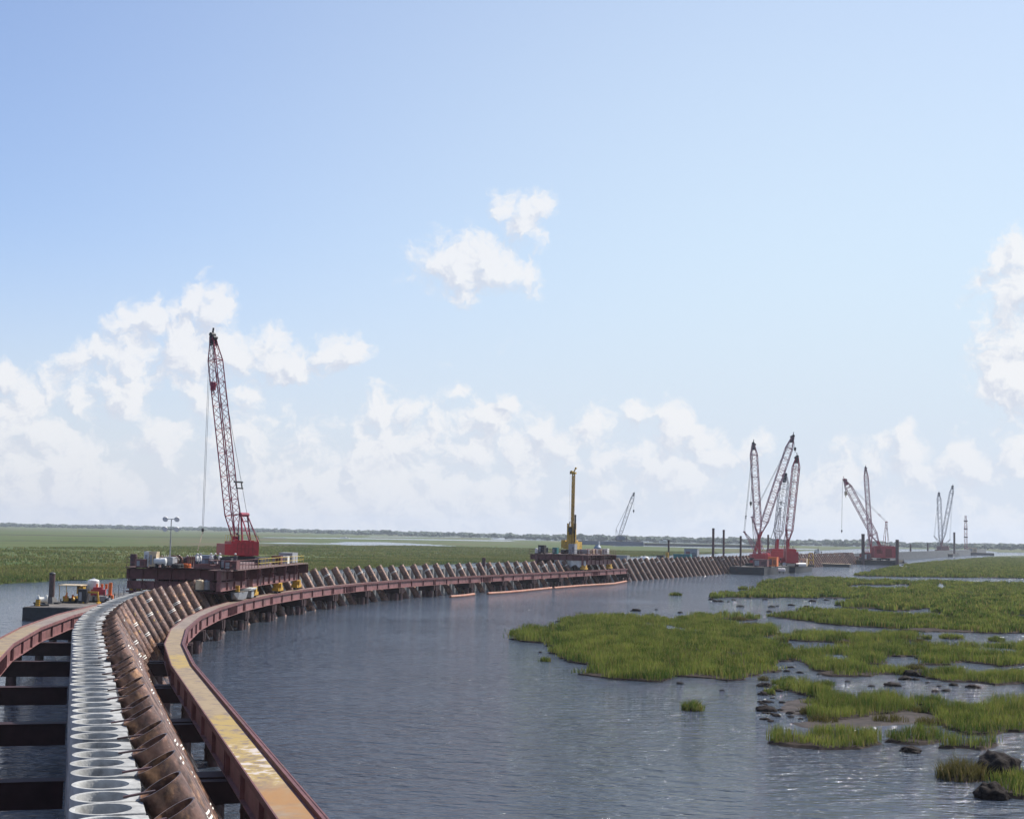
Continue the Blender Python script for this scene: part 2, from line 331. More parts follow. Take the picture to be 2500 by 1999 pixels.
# ------------------------------------------------------------------ world: sky, clouds, sun
SUN_AZ, SUN_EL = 52., 47.
def build_world():
    w = bpy.data.worlds.new('World'); scn.world = w; w.use_nodes = True
    N = w.node_tree.nodes; L = w.node_tree.links; N.clear()
    out = N.new('ShaderNodeOutputWorld'); bg = N.new('ShaderNodeBackground'); L.new(bg.outputs[0], out.inputs['Surface'])
    sky = N.new('ShaderNodeTexSky'); sky.sky_type = 'NISHITA'; sky.sun_disc = False
    sky.sun_elevation = R(SUN_EL); sky.sun_rotation = R(SUN_AZ); sky.air_density = 1.0; sky.dust_density = .8; sky.ozone_density = 3.2; sky.altitude = 0
    tc = N.new('ShaderNodeTexCoord'); sep = N.new('ShaderNodeSeparateXYZ'); L.new(tc.outputs['Generated'], sep.inputs[0])
    def m(op, a, b=None, c=None):
        n = N.new('ShaderNodeMath'); n.operation = op
        for i, q in enumerate((a, b, c)):
            if q is None: continue
            if isinstance(q, (int, float)): n.inputs[i].default_value = q
            else: L.new(q, n.inputs[i])
        return n.outputs[0]
    def ramp(v, lo, hi, a=0., b=1., smooth=True):
        r = N.new('ShaderNodeMapRange'); r.interpolation_type = 'SMOOTHSTEP' if smooth else 'LINEAR'
        for k, q in (('From Min', lo), ('From Max', hi), ('To Min', a), ('To Max', b)): r.inputs[k].default_value = q
        L.new(v, r.inputs['Value']); return r.outputs['Result']
    az = m('MULTIPLY', m('ARCTAN2', sep.outputs['X'], sep.outputs['Y']), 57.2958)
    el = m('MULTIPLY', m('ARCSINE', sep.outputs['Z']), 57.2958)
    cb = N.new('ShaderNodeCombineXYZ'); L.new(az, cb.inputs[0]); L.new(el, cb.inputs[1])
    P0 = cb.outputs[0]
    def nz(scale, det, rough=.6, off=(0, 0, 0), src=None, st=(1, 1, 1)):
        mp = N.new('ShaderNodeMapping'); mp.inputs['Location'].default_value = off; mp.inputs['Scale'].default_value = st; L.new(src or P0, mp.inputs['Vector'])
        t = N.new('ShaderNodeTexNoise'); t.inputs['Scale'].default_value = scale; t.inputs['Detail'].default_value = det; t.inputs['Roughness'].default_value = rough
        L.new(mp.outputs['Vector'], t.inputs['Vector']); return t
    # warp the directions a little so the cloud edges curl
    wn = nz(.55, 5, .6); sub = N.new('ShaderNodeVectorMath'); sub.operation = 'SUBTRACT'; sub.inputs[1].default_value = (.5, .5, .5); L.new(wn.outputs['Color'], sub.inputs[0])
    scl = N.new('ShaderNodeVectorMath'); scl.operation = 'MULTIPLY'; scl.inputs[1].default_value = (2.1, 1.6, 0); L.new(sub.outputs[0], scl.inputs[0])
    wp = N.new('ShaderNodeVectorMath'); wp.operation = 'ADD'; L.new(P0, wp.inputs[0]); L.new(scl.outputs[0], wp.inputs[1]); PW = wp.outputs[0]
    def deg(u, v):
        r = ray(u, v).normalized(); return (math.degrees(math.atan2(r.x, r.y)), math.degrees(math.asin(r.z)), 0)
    pxdeg = 57.2958/F
    blobs = []
    def S1(x, y, r, k=1.): blobs.append((x/2.156, 650+y/2.156, r/2.156, k))
    def S2(x, y, r, k=1.): blobs.append((900+x/1.916, 420+y/1.916, r/1.916, k))
    def S3(x, y, r, k=1.): blobs.append((1900+x/2.028, 500+y/2.028, r/2.028, k))
    for a in ((790,260,130),(1030,210,110),(1150,230,120),(960,380,250),(700,430,190),(1190,470,170),(1000,500,190),(1450,455,160),(1570,480,130),(1750,440,120),(1850,450,110),(560,460,130),(400,480,110,.7),
              (10,590,110),(140,690,140),(60,830,220),(220,900,160),(300,1040,230),(100,1080,260),(560,620,110,.8),(650,700,160,.8),(430,680,160,.7),(280,620,130,.6),
              (1040,650,95,.8),(1080,730,95,.8),(820,930,150,.8),(900,1010,170,.7),(1300,650,110,.75),(1290,870,130,.75),(1620,890,110,.8),(1350,980,150,.6),(1560,1130,140,.7),(1700,1140,140,.7)): S1(*a)
    for a in ((350,410,150),(460,420,170),(560,440,140),(450,480,150),(660,480,90,.7),(730,495,80,.7),(790,505,60,.5),(260,470,90,.6),(740,200,110,.8),(660,170,80,.7),(800,160,85,.7),(720,250,95,.75),(840,345,60,.5),
              (60,1090,110,.85),(200,1100,120,.9),(320,1160,120,.85),(430,1020,55,.8),(640,1080,90),(560,1170,160,.9),(800,1220,110),(890,1280,100),(480,1280,260,.8),(180,1290,240,.8),(700,1320,200,.75),
              (1050,1150,100,.85),(1240,1160,95,.9),(1390,1130,90),(1440,1230,140),(1550,1270,130),(1630,1310,100),(1150,1340,110),(1290,1390,160,.9),(1480,1420,220,.8),(1820,1270,110,.7)): S2(*a)
    for a in ((1195,240,120),(1110,290,90),(1210,420,240),(1030,400,90,.75),(1240,650,250),(1200,850,220),(1130,960,130,.8),(620,1130,85,.9),(540,1190,85,.8),(650,1230,120,.9),(740,1310,120,.8),(440,1250,100,.7),(920,1240,130,.8),(1010,1310,130,.7),(1200,1230,150,.9),(350,1330,160,.6)): S3(*a)
    def field(P):
        sp2 = N.new('ShaderNodeSeparateXYZ'); L.new(P, sp2.inputs[0]); az_, el_ = sp2.outputs['X'], sp2.outputs['Y']
        D = None
        for u, v, r, k in blobs:
            dn = N.new('ShaderNodeVectorMath'); dn.operation = 'DISTANCE'; L.new(P, dn.inputs[0]); dn.inputs[1].default_value = deg(u, v)
            f = m('MULTIPLY_ADD', dn.outputs['Value'], -k/(r*pxdeg), k)
            D = f if D is None else m('SMOOTH_MAX', D, f, .16)
        g1 = nz(.12, 6, .6, (3, 1, 0), P, (1, 2, 1)).outputs['Fac']       # scattered cloud elsewhere around the sky
        away = m('MULTIPLY', ramp(m('ABSOLUTE', az_), 24, 30), ramp(el_, 24, 10))
        D = m('MAXIMUM', D, m('SUBTRACT', m('MULTIPLY', m('SUBTRACT', g1, .5), 4.), m('MULTIPLY', m('SUBTRACT', 1., away), 6.)))
        bank = m('MULTIPLY_ADD', el_, -.14, .52)      # the broken bank of cumulus low all round
        bank = m('ADD', bank, m('MULTIPLY', m('SUBTRACT', nz(.17, 4, .55, (7, 3, 2), P, (1, 1.4, 1)).outputs['Fac'], .5), 3.0))
        bank = m('SUBTRACT', bank, m('MULTIPLY', ramp(az_, 4, 9), m('MULTIPLY', ramp(el_, 2.5, 4.5), .5)))
        D = m('SMOOTH_MAX', D, m('MINIMUM', bank, .6), .15)
        fine = nz(.95, 11, .68, (0, 0, 4), P).outputs['Fac']; puff = nz(.30, 5, .55, (5, 2, 0), P).outputs['Fac']
        return m('ADD', m('MINIMUM', D, .9), m('MULTIPLY_ADD', m('SUBTRACT', fine, .5), 2.5, m('MULTIPLY', m('SUBTRACT', puff, .5), .9)))
    dens = field(PW)
    ofs = N.new('ShaderNodeVectorMath'); ofs.operation = 'ADD'; ofs.inputs[1].default_value = (.30, .50, 0); L.new(PW, ofs.inputs[0])
    dens2 = field(ofs.outputs[0])
    alpha = ramp(dens, -.08, .58)
    # light: the side towards the sun (right, above) is bright, bases and far sides grey
    lit = ramp(m('SUBTRACT', dens, m('MULTIPLY', dens2, .9)), -.42, .26)
    def mix(f, A, B):
        x = N.new('ShaderNodeMix'); x.data_type = 'RGBA'
        if isinstance(f, (int, float)): x.inputs['Factor'].default_value = f
        else: L.new(f, x.inputs['Factor'])
        for k_, q in (('A', A), ('B', B)):
            if isinstance(q, tuple): x.inputs[k_].default_value = (*q, 1)
            else: L.new(q, x.inputs[k_])
        return x.outputs['Result']
    clc = mix(lit, (3.15, 3.3, 3.75), (4.45, 4.4, 4.42))
    # air light: a thin even veil, thicker low down, brighter to the right where the sun stands
    tint = N.new('ShaderNodeVectorMath'); tint.operation = 'MULTIPLY'; tint.inputs[1].default_value = (.74, .73, .80); L.new(sky.outputs[0], tint.inputs[0])
    base = mix(ramp(az, -24, 4, .12, .24), tint.outputs[0], (1.9, 1.95, 2.1))
    base = mix(m('MULTIPLY', ramp(az, -26, 14), m('MULTIPLY', ramp(el, 42, 0), .92)), base, (3.3, 4.0, 4.5))
    base = mix(m('MULTIPLY', ramp(el, 12, -1), .8), base, (3.2, 3.4, 3.9))
    fin = mix(m('MULTIPLY', m('MULTIPLY', alpha, .80), ramp(el, -.5, 5.5, .45, 1.)), base, clc)
    L.new(fin, bg.inputs['Color']); bg.inputs['Strength'].default_value = .15
    w.cycles.sampling_method = 'MANUAL'; w.cycles.sample_map_resolution = 512
    sl = bpy.data.lights.new('sun', 'SUN'); sl.energy = 4.8; sl.angle = R(.53); sl.color = (1., .95, .86)
    so = bpy.data.objects.new('sun', sl); COL.objects.link(so); so.location = (60, 0, 80)
    d = Vector((math.sin(R(SUN_AZ))*math.cos(R(SUN_EL)), math.cos(R(SUN_AZ))*math.cos(R(SUN_EL)), math.sin(R(SUN_EL))))
    so.rotation_euler = d.to_track_quat('Z', 'Y').to_euler()
build_world()

# ------------------------------------------------------------------ camera
cam = bpy.data.cameras.new('camera'); cam.sensor_width = 36; cam.sensor_fit = 'HORIZONTAL'; cam.lens = 36*F/2500; cam.clip_start = .5; cam.clip_end = 40000
co = bpy.data.objects.new('camera', cam); COL.objects.link(co); scn.camera = co
r0 = Vector((1, 0, 0)); u0 = Vector((0, -math.sin(PITCH), math.cos(PITCH))); fw = Vector((0, math.cos(PITCH), math.sin(PITCH)))
rt = r0*math.cos(ROLL)+u0*math.sin(ROLL); up = -r0*math.sin(ROLL)+u0*math.cos(ROLL)
mtx = Matrix((rt, up, -fw)).transposed().to_4x4(); mtx.translation = (0, 0, HW); co.matrix_world = mtx
vs = scn.view_settings; vs.view_transform = 'Standard'; vs.look = 'None'; vs.exposure = .5; vs.gamma = 1.

# ------------------------------------------------------------------ water and land
mb = MB(); mb.add([(-9000,-600,0),(9000,-600,0),(9000,9000,0),(-9000,9000,0)], [(0,1,2,3)])
tag(mb.build('water', M['water']), 'grey blue rippled open water of the bay', 'water', kind='structure')
mb = MB(); mb.add([(-9000,-600,-.9),(9000,-600,-.9),(9000,9000,-.9),(-9000,9000,-.9)], [(0,1,2,3)])
tag(mb.build('bay_bed', M['mud']), 'muddy bed under the bay water', 'ground', kind='structure')

def c5(x, y): return (1250+x/3.317, 1380+y/3.317)
def b6(x, y): return (1800+x/3.08, 1340+y/3.08)
def c7(x, y): return (1850+x/3.317, 1600+y/3.317)
def hz(u): return 1275+SLOPE*u
def poly_from(back, front, conv, hg=.8):
    """outline on the ground: the far edge is traced on the grass tops (hg metres up), the near edge on the ground"""
    pts = []
    for x, y in back: u, v = conv(x, y); pts.append(gp(u, v, hg))
    for x, y in front: u, v = conv(x, y); pts.append(gp(u, v, .15))
    return [Vector((p.x, p.y)) for p in pts]
def roughen(pts, step=1.2, amp=.7, seed=0., closed=True):
    out = []
    for a, b in zip(pts, pts[1:]+(pts[:1] if closed else [])):
        n = max(1, int((b-a).length/step)); n = min(n, 160); d = (b-a); L = d.length
        if L < 1e-5: continue
        nrm = Vector((-d.y, d.x))/L
        for i in range(n):
            p = a+d*(i/n)
            k = mnoise.fractal(Vector((p.x*.2, p.y*.2, seed)), .8, 2.1, 4)+.5*mnoise.noise(Vector((p.x*1.1, p.y*1.1, seed+9)))
            out.append(p+nrm*k*amp*min(1.5, max(.4, L/6)))
    return out
def land(name, pts, z, m, label, cat, kind='structure', depth=1., slope=0.):
    vs3 = [Vector((p.x, p.y, z)) for p in pts]; tris = tessellate_polygon([vs3]); n = len(pts)
    sgn = 1 if sum(a.x*b.y-b.x*a.y for a, b in zip(pts, pts[1:]+pts[:1])) > 0 else -1
    low = []
    for i, p in enumerate(pts):
        t = pts[(i+2) % n]-pts[i-2]; L = t.length or 1.; low.append((p.x+sgn*t.y/L*slope, p.y-sgn*t.x/L*slope, z-depth))
    ta = sum(abs((pts[t[1]]-pts[t[0]]).cross(pts[t[2]]-pts[t[0]]))/2 for t in tris); pa = area(pts)
    mb = MB()
    if abs(ta-pa) > .04*pa:                           # ragged outline crosses itself: fill by cells instead
        tris = []; xs = [p.x for p in pts]; ys = [p.y for p in pts]; cs = max(.3, math.sqrt(pa)/160)
        gx = np.arange(min(xs), max(xs), cs)+cs/2; gy = np.arange(min(ys), max(ys), cs)+cs/2; X, Y = np.meshgrid(gx, gy); k = inside(X.ravel(), Y.ravel(), pts)
        for x, y in zip(X.ravel()[k], Y.ravel()[k]): mb.add([(x-cs*.5, y-cs*.5, z-.002), (x+cs*.5, y-cs*.5, z-.002), (x+cs*.5, y+cs*.5, z-.002), (x-cs*.5, y+cs*.5, z-.002)], [(0, 1, 2, 3)])
    mb.add([(p.x, p.y, z) for p in pts]+low, [tuple(t) for t in tris]+[(i, (i+1) % n, n+(i+1) % n, n+i) for i in range(n)])
    o = mb.build(name, m); bm = bmesh.new(); bm.from_mesh(o.data); bmesh.ops.remove_doubles(bm, verts=bm.verts, dist=.0005); bmesh.ops.recalc_face_normals(bm, faces=bm.faces); bm.to_mesh(o.data); bm.free()
    return tag(o, label, cat, kind=kind)
def inside(px, py, poly):
    P = np.array([(p.x, p.y) for p in poly]); x0, y0 = P[:, 0], P[:, 1]; x1, y1 = np.roll(x0, -1), np.roll(y0, -1)
    res = np.zeros(len(px), bool)
    for a, b, c, d in zip(x0, y0, x1, y1):
        if b == d: continue
        hit = ((b > py) != (d > py)); xs = a+(py-b)*(c-a)/(d-b); res ^= hit & (px < xs)
    return res
def sample(poly, n):
    xs = [p.x for p in poly]; ys = [p.y for p in poly]
    got = []
    tot = 0
    for _ in range(40):
        px = RNG.uniform(min(xs), max(xs), n); py = RNG.uniform(min(ys), max(ys), n); k = inside(px, py, poly)
        got.append(np.stack([px[k], py[k]], 1)); tot += k.sum()
        if tot >= n: break
    return np.concatenate(got)[:n]
def area(poly): return abs(sum(a.x*b.y-b.x*a.y for a, b in zip(poly, poly[1:]+poly[:1])))/2
def grass_mesh(name, pos, zb, h, w, nb, m, parent=None, spread=.3, lean=.35):
    """pos (n,2) tuft centres; every tuft is nb bent blades of two quads"""
    n = len(pos); N_ = n*nb
    cx_ = np.repeat(pos[:, 0], nb)+RNG.normal(0, 1, N_)*np.repeat(spread*np.ones(n), nb); cy_ = np.repeat(pos[:, 1], nb)+RNG.normal(0, 1, N_)*np.repeat(spread*np.ones(n), nb)
    hh = np.repeat(h*np.ones(n), nb)*RNG.uniform(.6, 1.15, N_); ww = np.repeat(w*np.ones(n), nb)*RNG.uniform(.7, 1.3, N_)
    a = RNG.uniform(0, 2*np.pi, N_); la = RNG.uniform(0, 2*np.pi, N_); ln = RNG.uniform(.05, lean, N_)*hh
    dx, dy = np.cos(a)*ww/2, np.sin(a)*ww/2; lx, ly = np.cos(la)*ln, np.sin(la)*ln
    z0 = np.full(N_, zb-.05)
    V = np.zeros((N_, 5, 3))
    for k, (t, wk) in enumerate(((0, 1), (0, -1), (.55, .85), (.55, -.85), (1, 0))):
        V[:, k, 0] = cx_+dx*wk+lx*t*t; V[:, k, 1] = cy_+dy*wk+ly*t*t; V[:, k, 2] = z0+hh*t*(1-.12*t)
    base = np.arange(N_)[:, None]*5
    quads = base+np.array([0, 1, 3, 2]); tris = base+np.array([2, 3, 4])
    me = bpy.data.meshes.new(name); me.vertices.add(N_*5); me.vertices.foreach_set('co', V.reshape(-1))
    loops = np.concatenate([np.concatenate([quads, tris], 1).reshape(-1)]); me.loops.add(len(loops)); me.loops.foreach_set('vertex_index', loops.astype(np.int32))
    tot = np.tile([4, 3], N_); st = np.concatenate([[0], np.cumsum(tot)[:-1]])
    me.polygons.add(N_*2); me.polygons.foreach_set('loop_start', st.astype(np.int32)); me.polygons.foreach_set('loop_total', tot.astype(np.int32))
    me.materials.append(m); me.update(calc_edges=True)
    o = bpy.data.objects.new(name, me); COL.objects.link(o)
    if parent: o.parent = parent
    return o

ISL = [
 ('a', c5, [(70,500),(120,465),(390,490),(400,425),(480,398),(600,385),(780,370),(920,380),(990,412),(1080,385),(1300,400),(1500,368),(1640,374)],
           [(1640,520),(1760,560),(1930,575),(2080,600),(2120,700),(2105,850),(1900,862),(1890,912),(1750,922),(1500,897),(1260,882),(1220,932),(1100,927),(850,908),(640,888),(632,812),(780,782),(600,792),(400,765),(395,665),(370,622),(75,606)]),
 ('b', c5, [(1672,385),(1700,372),(1900,400)], [(1925,418),(1700,428)]),
 ('c', c5, [(1680,450),(1720,425),(1990,465)], [(2018,540),(1990,565),(1850,560),(1685,530)]),
 ('d', c5, [(2035,500),(2070,485),(2110,490)], [(2128,545),(2090,568),(2040,560)]),
 ('e', b6, [(90,655),(350,690),(560,705),(850,712),(900,662),(1100,640),(1290,690),(1400,692),(1600,702),(1700,690),(2160,692),(2500,700)],
           [(2500,870),(2156,866),(1950,874),(1850,852),(1640,832),(1600,862),(1440,862),(1420,806),(1100,796),(1060,932),(900,952),(700,945),(620,905),(560,872),(420,832),(330,800),(180,735)]),
 ('f', b6, [(-170,335),(0,312),(140,303),(215,240),(420,210),(640,205),(900,220),(1265,230)],
           [(1275,252),(1130,268),(880,262),(790,272),(760,300),(1060,372),(900,366),(400,362),(0,360),(-170,354)]),
 ('g', b6, [(760,285),(1000,280),(1190,292),(1330,280),(1345,240),(1530,235),(1750,240),(2160,255),(2500,260)],
           [(2500,480),(2156,486),(2010,502),(1840,542),(1620,500),(1560,472),(1420,442),(1300,452),(1150,458),(1000,440),(830,437),(790,420),(840,398),(1070,380),(1000,350)]),
 ('h', b6, [(345,462),(540,433),(780,440),(1100,465),(1250,490),(1510,480),(1590,535),(1720,500),(2100,500),(2160,590)],
           [(2120,627),(1700,622),(1400,617),(1200,592),(950,577),(700,557),(440,522),(345,516)]),
 ('i', b6, [(375,640),(470,600),(600,598),(900,612),(1260,600),(1280,640)], [(1290,668),(1000,702),(720,692),(520,686),(380,676)]),
 ('j', b6, [(1010,165),(1240,120),(1500,88),(1900,60),(2160,62),(2500,62)], [(2500,220),(2156,217),(1700,212),(1250,206),(1000,202),(890,196)]),
 ('k', b6, [(1430,890),(1560,868),(1800,882),(2160,880),(2500,880)], [(2500,1010),(2156,1002),(1950,1012),(1800,992),(1600,987),(1430,962)]),
 ('l', c7, [(215,150),(270,140),(430,190),(560,240),(580,270)], [(570,330),(470,332),(340,292),(215,252)]),
 ('m', c7, [(425,360),(560,300),(650,278),(900,265),(1150,300),(1250,330)], [(1265,402),(1130,442),(900,482),(700,503),(520,512),(420,482)]),
 ('n', c7, [(1310,312),(1420,292),(1600,340),(1780,352),(1950,308),(2160,300),(2500,300)], [(2500,620),(2156,602),(1980,602),(1900,622),(1700,622),(1520,562),(1500,482),(1350,442),(1310,352)]),
 ('o', c7, [(1070,572),(1300,530),(1490,570)], [(1500,682),(1300,702),(1070,682)]),
 ('p', c7, [(140,570),(300,545),(420,560),(540,510),(700,520),(930,570)], [(960,692),(800,732),(500,737),(250,717),(125,692)]),
 ('q', c7, [(1530,640),(1780,610),(1900,600)], [(1930,700),(1800,742),(1560,712)]),
 ('r', c7, [(1945,900),(2080,880),(2300,880)], [(2300,1140),(2156,1135),(2030,1110),(1950,1052)]),
]
alln = []
for i, (nm, conv, back, front) in enumerate(ISL):
    pts = poly_from(back, front, conv, .85); pts = roughen(pts, .35 if nm in 'lmnopqr' else .8, .9 if nm in 'lmnopqr' else 1.7, i*3.7)
    land('marsh_island', pts, .12+.004*i, M['mud'], 'low muddy marsh island under green cordgrass', 'island', depth=.5, slope=.7)
    alln.append((nm, pts))
SHADE_STRIPS = []  # water strips added to imitate the shaded breaks across the islands
for cv, pl, w in ((b6, [(1540,262),(1500,300),(1640,335),(1800,325),(2010,352)], 15.), (b6, [(430,752),(540,790),(680,815),(820,812)], 8.), (b6, [(1170,742),(1290,762),(1420,800)], 8.), (b6, [(1690,752),(1850,772),(2010,768),(2160,775)], 9.), (c5, [(1010,440),(1130,480),(1290,505),(1390,530),(1640,545)], 7.5)):
    cl_ = [Vector((gp(*cv(x, y), .15).x, gp(*cv(x, y), .15).y)) for x, y in pl]; n_ = len(cl_)
    wd = [w*(.35+.65*math.sin(math.pi*(i+.5)/n_)) for i in range(n_)]
    ck = [p+Vector((0, -q/2)) for p, q in zip(cl_, wd)]+[p+Vector((0, q/2)) for p, q in zip(cl_[::-1], wd[::-1])]
    ck = roughen(ck, .8, 1.2, 120+len(SHADE_STRIPS)); SHADE_STRIPS.append(ck)
    land('shade_strip', ck, .215+.003*len(SHADE_STRIPS), M['channel'], 'water strip added for the shaded breaks in a marsh island', 'water', depth=.004)
for nm, pts in alln:
    cy_ = sum(p.y for p in pts)/len(pts); a = area(pts)
    dens, h, w, nb = (7., .80, .035, 9) if cy_ < 150 else ((4.5, .85, .06, 8) if cy_ < 210 else ((2.4, .95, .12, 8) if cy_ < 330 else (1.1, 1.05, .26, 8)))
    n = int(min(a*dens, 26000)); pos = sample(pts, n); npl = len(pts)
    edge = []
    for q in range(npl):
        t = pts[(q+1) % npl]-pts[q]
        for _ in range(max(1, int(t.length*dens*.22+random.random()*.6))):
            p = pts[q]+t*random.random(); edge.append((p.x+random.gauss(0, .22), p.y+random.gauss(0, .22)))
    pos = np.concatenate([pos, np.array(edge)])
    # patchy height, bare gaps; long dark mud gaps stand in for shaded clump edges
    k = np.array([mnoise.noise(Vector((x*.35, y*.35, 3.))) for x, y in pos]); k2 = np.array([mnoise.noise(Vector((x*.09, y*.09, 8.))) for x, y in pos])
    k3 = np.array([mnoise.fractal(Vector((x*.06, y*.17, 5.)), .8, 2., 3) for x, y in pos])
    keep = (k > (-.2 if nm == 'p' else -.42)) & ((k3 > -.36) | (nm in 'lmnopqr'))
    for ck in SHADE_STRIPS: keep &= ~inside(pos[:, 0], pos[:, 1], ck)
    pos, k, k2 = pos[keep], k[keep], k2[keep]
    hh = h*np.clip(1.0+.7*k+.45*k2, .35, 1.9)*(.95 if nm == 'p' else 1.)
    o = grass_mesh('cordgrass', pos, .2, hh, w, nb, M['grass'], spread=.16 if cy_ < 150 else .28)
    tag(o, 'dense green cordgrass covering a marsh island', 'grass', kind='stuff')

# mudflats around the nearer islands
for i, (back, front) in enumerate((([(330,545),(520,512),(900,480),(1200,430),(1330,430),(1500,475)], [(1440,520),(1080,550),(900,575),(600,580),(400,575)]),
                                   ([(200,400),(300,360),(440,350)], [(430,470),(320,470),(215,430)]))):
    pts = [Vector((gp(*c7(x, y), .05).x, gp(*c7(x, y), .05).y)) for x, y in back+front]
    land('mudflat', roughen(pts, .4, 1.2, 50+i), .05+.01*i, M['mudflat'], 'bare brown mudflat between the grassy islands', 'mudflat', depth=.3, slope=1.6)

# marsh across the channel, to the horizon
shore = [(-700,1452),(-300,1436),(0,1423.5),(40,1421),(74,1420),(148,1415),(223,1413),(315,1409),(420,1405),(500,1402),(620,1397),(725,1393),(873,1387),(1012,1379),(1179,1372),(1271,1371),(1400,1365),(1520,1359),(1650,1354),(1752,1350),(1900,1346),(2030,1342),(2110,1338)]
sp_ = [Vector((gp(u, v, .2).x, gp(u, v, .2).y)) for u, v in shore]
sh = roughen(sp_, 3., 1.6, 71., False)
sh = [p for p in sh if p.y > 100]
far = [Vector((2300, 4200)), Vector((5600, 8900)), Vector((-8900, 8900)), Vector((-8900, 900))]
fl = land('marshland', sh+far, .22, M['marsh'], 'flat green and brown marshland stretching to the horizon', 'ground')
rs = [Vector((gp(u, v, .2).x, gp(u, v, .2).y)) for u, v in ((2385,1341),(2440,1347.5),(2560,1349),(2800,1353))]
land('marshland', roughen(rs, 6, 2, 91)[:-1] and rs+[Vector((6500, 5200)), Vector((7500, 8800)), Vector((3600, 8800))], .21, M['marsh'], 'hazy far marsh at the right of the channel', 'ground')
ti = [Vector((gp(*b6(x, y), .1).x, gp(*b6(x, y), .1).y)) for x, y in ((1860,54),(2160,50),(2500,50),(2500,60),(2160,60))]
land('marsh_island', ti, .18, M['marsh'], 'long thin green marsh island beyond the right hand marsh', 'island')
# water strips winding through the far marsh
CH = [[(620,1325),(700,1324),(790,1326),(850,1322.5),(930,1323),(1000,1326),(1060,1329),(1100,1332),(1000,1333),(930,1332),(860,1331),(800,1328),(700,1327)],
      [(640,1311),(820,1312.5),(1000,1315),(1250,1319),(1250,1321.5),(1000,1317.3),(820,1314.5),(640,1312)],
      [(-300,1394),(0,1393.5),(70,1393),(66,1396),(0,1398.5),(-300,1400)],
      [(1200,1312.5),(1500,1317.5),(1800,1324),(2050,1329),(2250,1333),(2250,1336.5),(2050,1333.5),(1800,1328.5),(1500,1322.5),(1200,1317)],
      [(1500,1331),(1560,1330.5),(1800,1336),(2000,1340),(2000,1342),(1800,1339),(1560,1333),(1500,1333)],
      [(900,1309),(1300,1311.8),(1300,1313),(900,1310.3)]]
for i, c in enumerate(CH):
    pts = [Vector((gp(u, v, .24).x, gp(u, v, .24).y)) for u, v in c]
    pts = roughen(pts, 12, 7, 31+i)
    land('channel', pts, .232+.004*i, M['channel'], 'narrow channel of pale water through the far marsh', 'water', depth=.006)

for i, c in enumerate(([(-250,1302),(0,1304),(300,1309),(520,1311.5),(700,1313.5),(700,1314.6),(520,1312.8),(300,1310.4),(0,1305.4),(-250,1303.4)], [(-250,1317),(60,1319.5),(250,1321.6),(250,1322.6),(60,1320.6),(-250,1318.4)], [(560,1327),(800,1331),(1000,1334.5),(1000,1335.6),(800,1332.3),(560,1328)], [(-300,1391),(70,1391.4),(66,1393.5),(-300,1393.8)])):
    pts = roughen([Vector((gp(u, v, .24).x, gp(u, v, .24).y)) for u, v in c], 14, 6, 61+i)
    land('shaded_bank_line', pts, .252+.004*i, M['mud'], 'dark line painted for shaded bank and vegetation across the far marsh', 'bank_shade', depth=.006)  # dark mud colour put in for shaded bank edges and dark vegetation
# grass standing along and behind the far shoreline
pos = []
for (u0_, v0), (u1, v1) in zip(shore, shore[1:]):
    for depth, n in ((10, 2.6), (60, 1.1), (260, .25)):
        a = gp(u0_, v0, .2); b = gp(u1, v1, .2); L_ = (b-a).length
        if a.y > 1100: continue
        k = int(min(L_*depth*n*.35, 9000)); t = RNG.uniform(0, 1, k); q = RNG.uniform(0, 1, k)*depth+.6
        d = (b-a)/L_; nx, ny = -d.y, d.x
        if ny < 0: nx, ny = -nx, -ny
        pos.append(np.stack([a.x+(b.x-a.x)*t+nx*q, a.y+(b.y-a.y)*t+ny*q], 1))
pos = np.concatenate(pos)
kk = np.array([mnoise.noise(Vector((x*.05, y*.05, 1.))) for x, y in pos])
tag(grass_mesh('cordgrass', pos, .2, .95*(1+.4*kk), .32, 6, M['grass_far'], spread=.5), 'cordgrass along the far shore of the channel', 'grass', kind='stuff')

# far wood on the horizon
mb = MB(); rr = random.Random(5)
def clump(mb, x, y, h, wd):
    n = rr.randint(5, 7); tr = h*.28
    mb.tube((x, y, 0), (x, y, h*.6), .35, 4, caps=False)
    for _ in range(3):
        ox, oy, oz = rr.uniform(-.3, .3)*wd, rr.uniform(-.3, .3)*wd, rr.uniform(.35, .68)*h
        b0 = len(mb.v); mb.ball((x+ox, y+oy, oz), wd*rr.uniform(.3, .5), n, 4, (1, 1, min(1.2, h*.3/(wd*.45))))
        for i in range(b0, len(mb.v)):
            p = mb.v[i]; mb.v[i] = (p[0]+rr.uniform(-.14, .14)*wd, p[1]+rr.uniform(-.1, .1)*wd, p[2]+rr.uniform(-.1, .16)*wd)
for i in range(2600):
    a = R(rr.uniform(-27, 27)); d = rr.uniform(3300, 4700)-(500 if a > 0 else 0); k = mnoise.noise(Vector((math.degrees(a)*.5, 0, 4)))
    if a < R(-3): d += 900*min(1, (-3-math.degrees(a))/8)
    clump(mb, d*math.sin(a), d*math.cos(a), rr.uniform(6.5, 12.5)*(1+.25*k)*(1.25 if rr.random() < .08 else 1), rr.uniform(9, 20))
for u, v, n, s in ((385,1291,7,1.1),(400,1290,6,.9),(448,1288,4,.8),(660,1296,3,.6),(340,1288,5,.7),(760,1298,5,.6),(60,1284,5,.6)):
    p = gp(u, v, .2)
    for _ in range(n): clump(mb, p.x+rr.uniform(-30, 30), p.y+rr.uniform(-60, 60), rr.uniform(4.5, 7.5)*s, rr.uniform(7, 12)*s)
tag(mb.build('distant_woods', M['wood_far'], smooth=False), 'hazy dark belt of trees along the horizon', 'woods', kind='stuff')

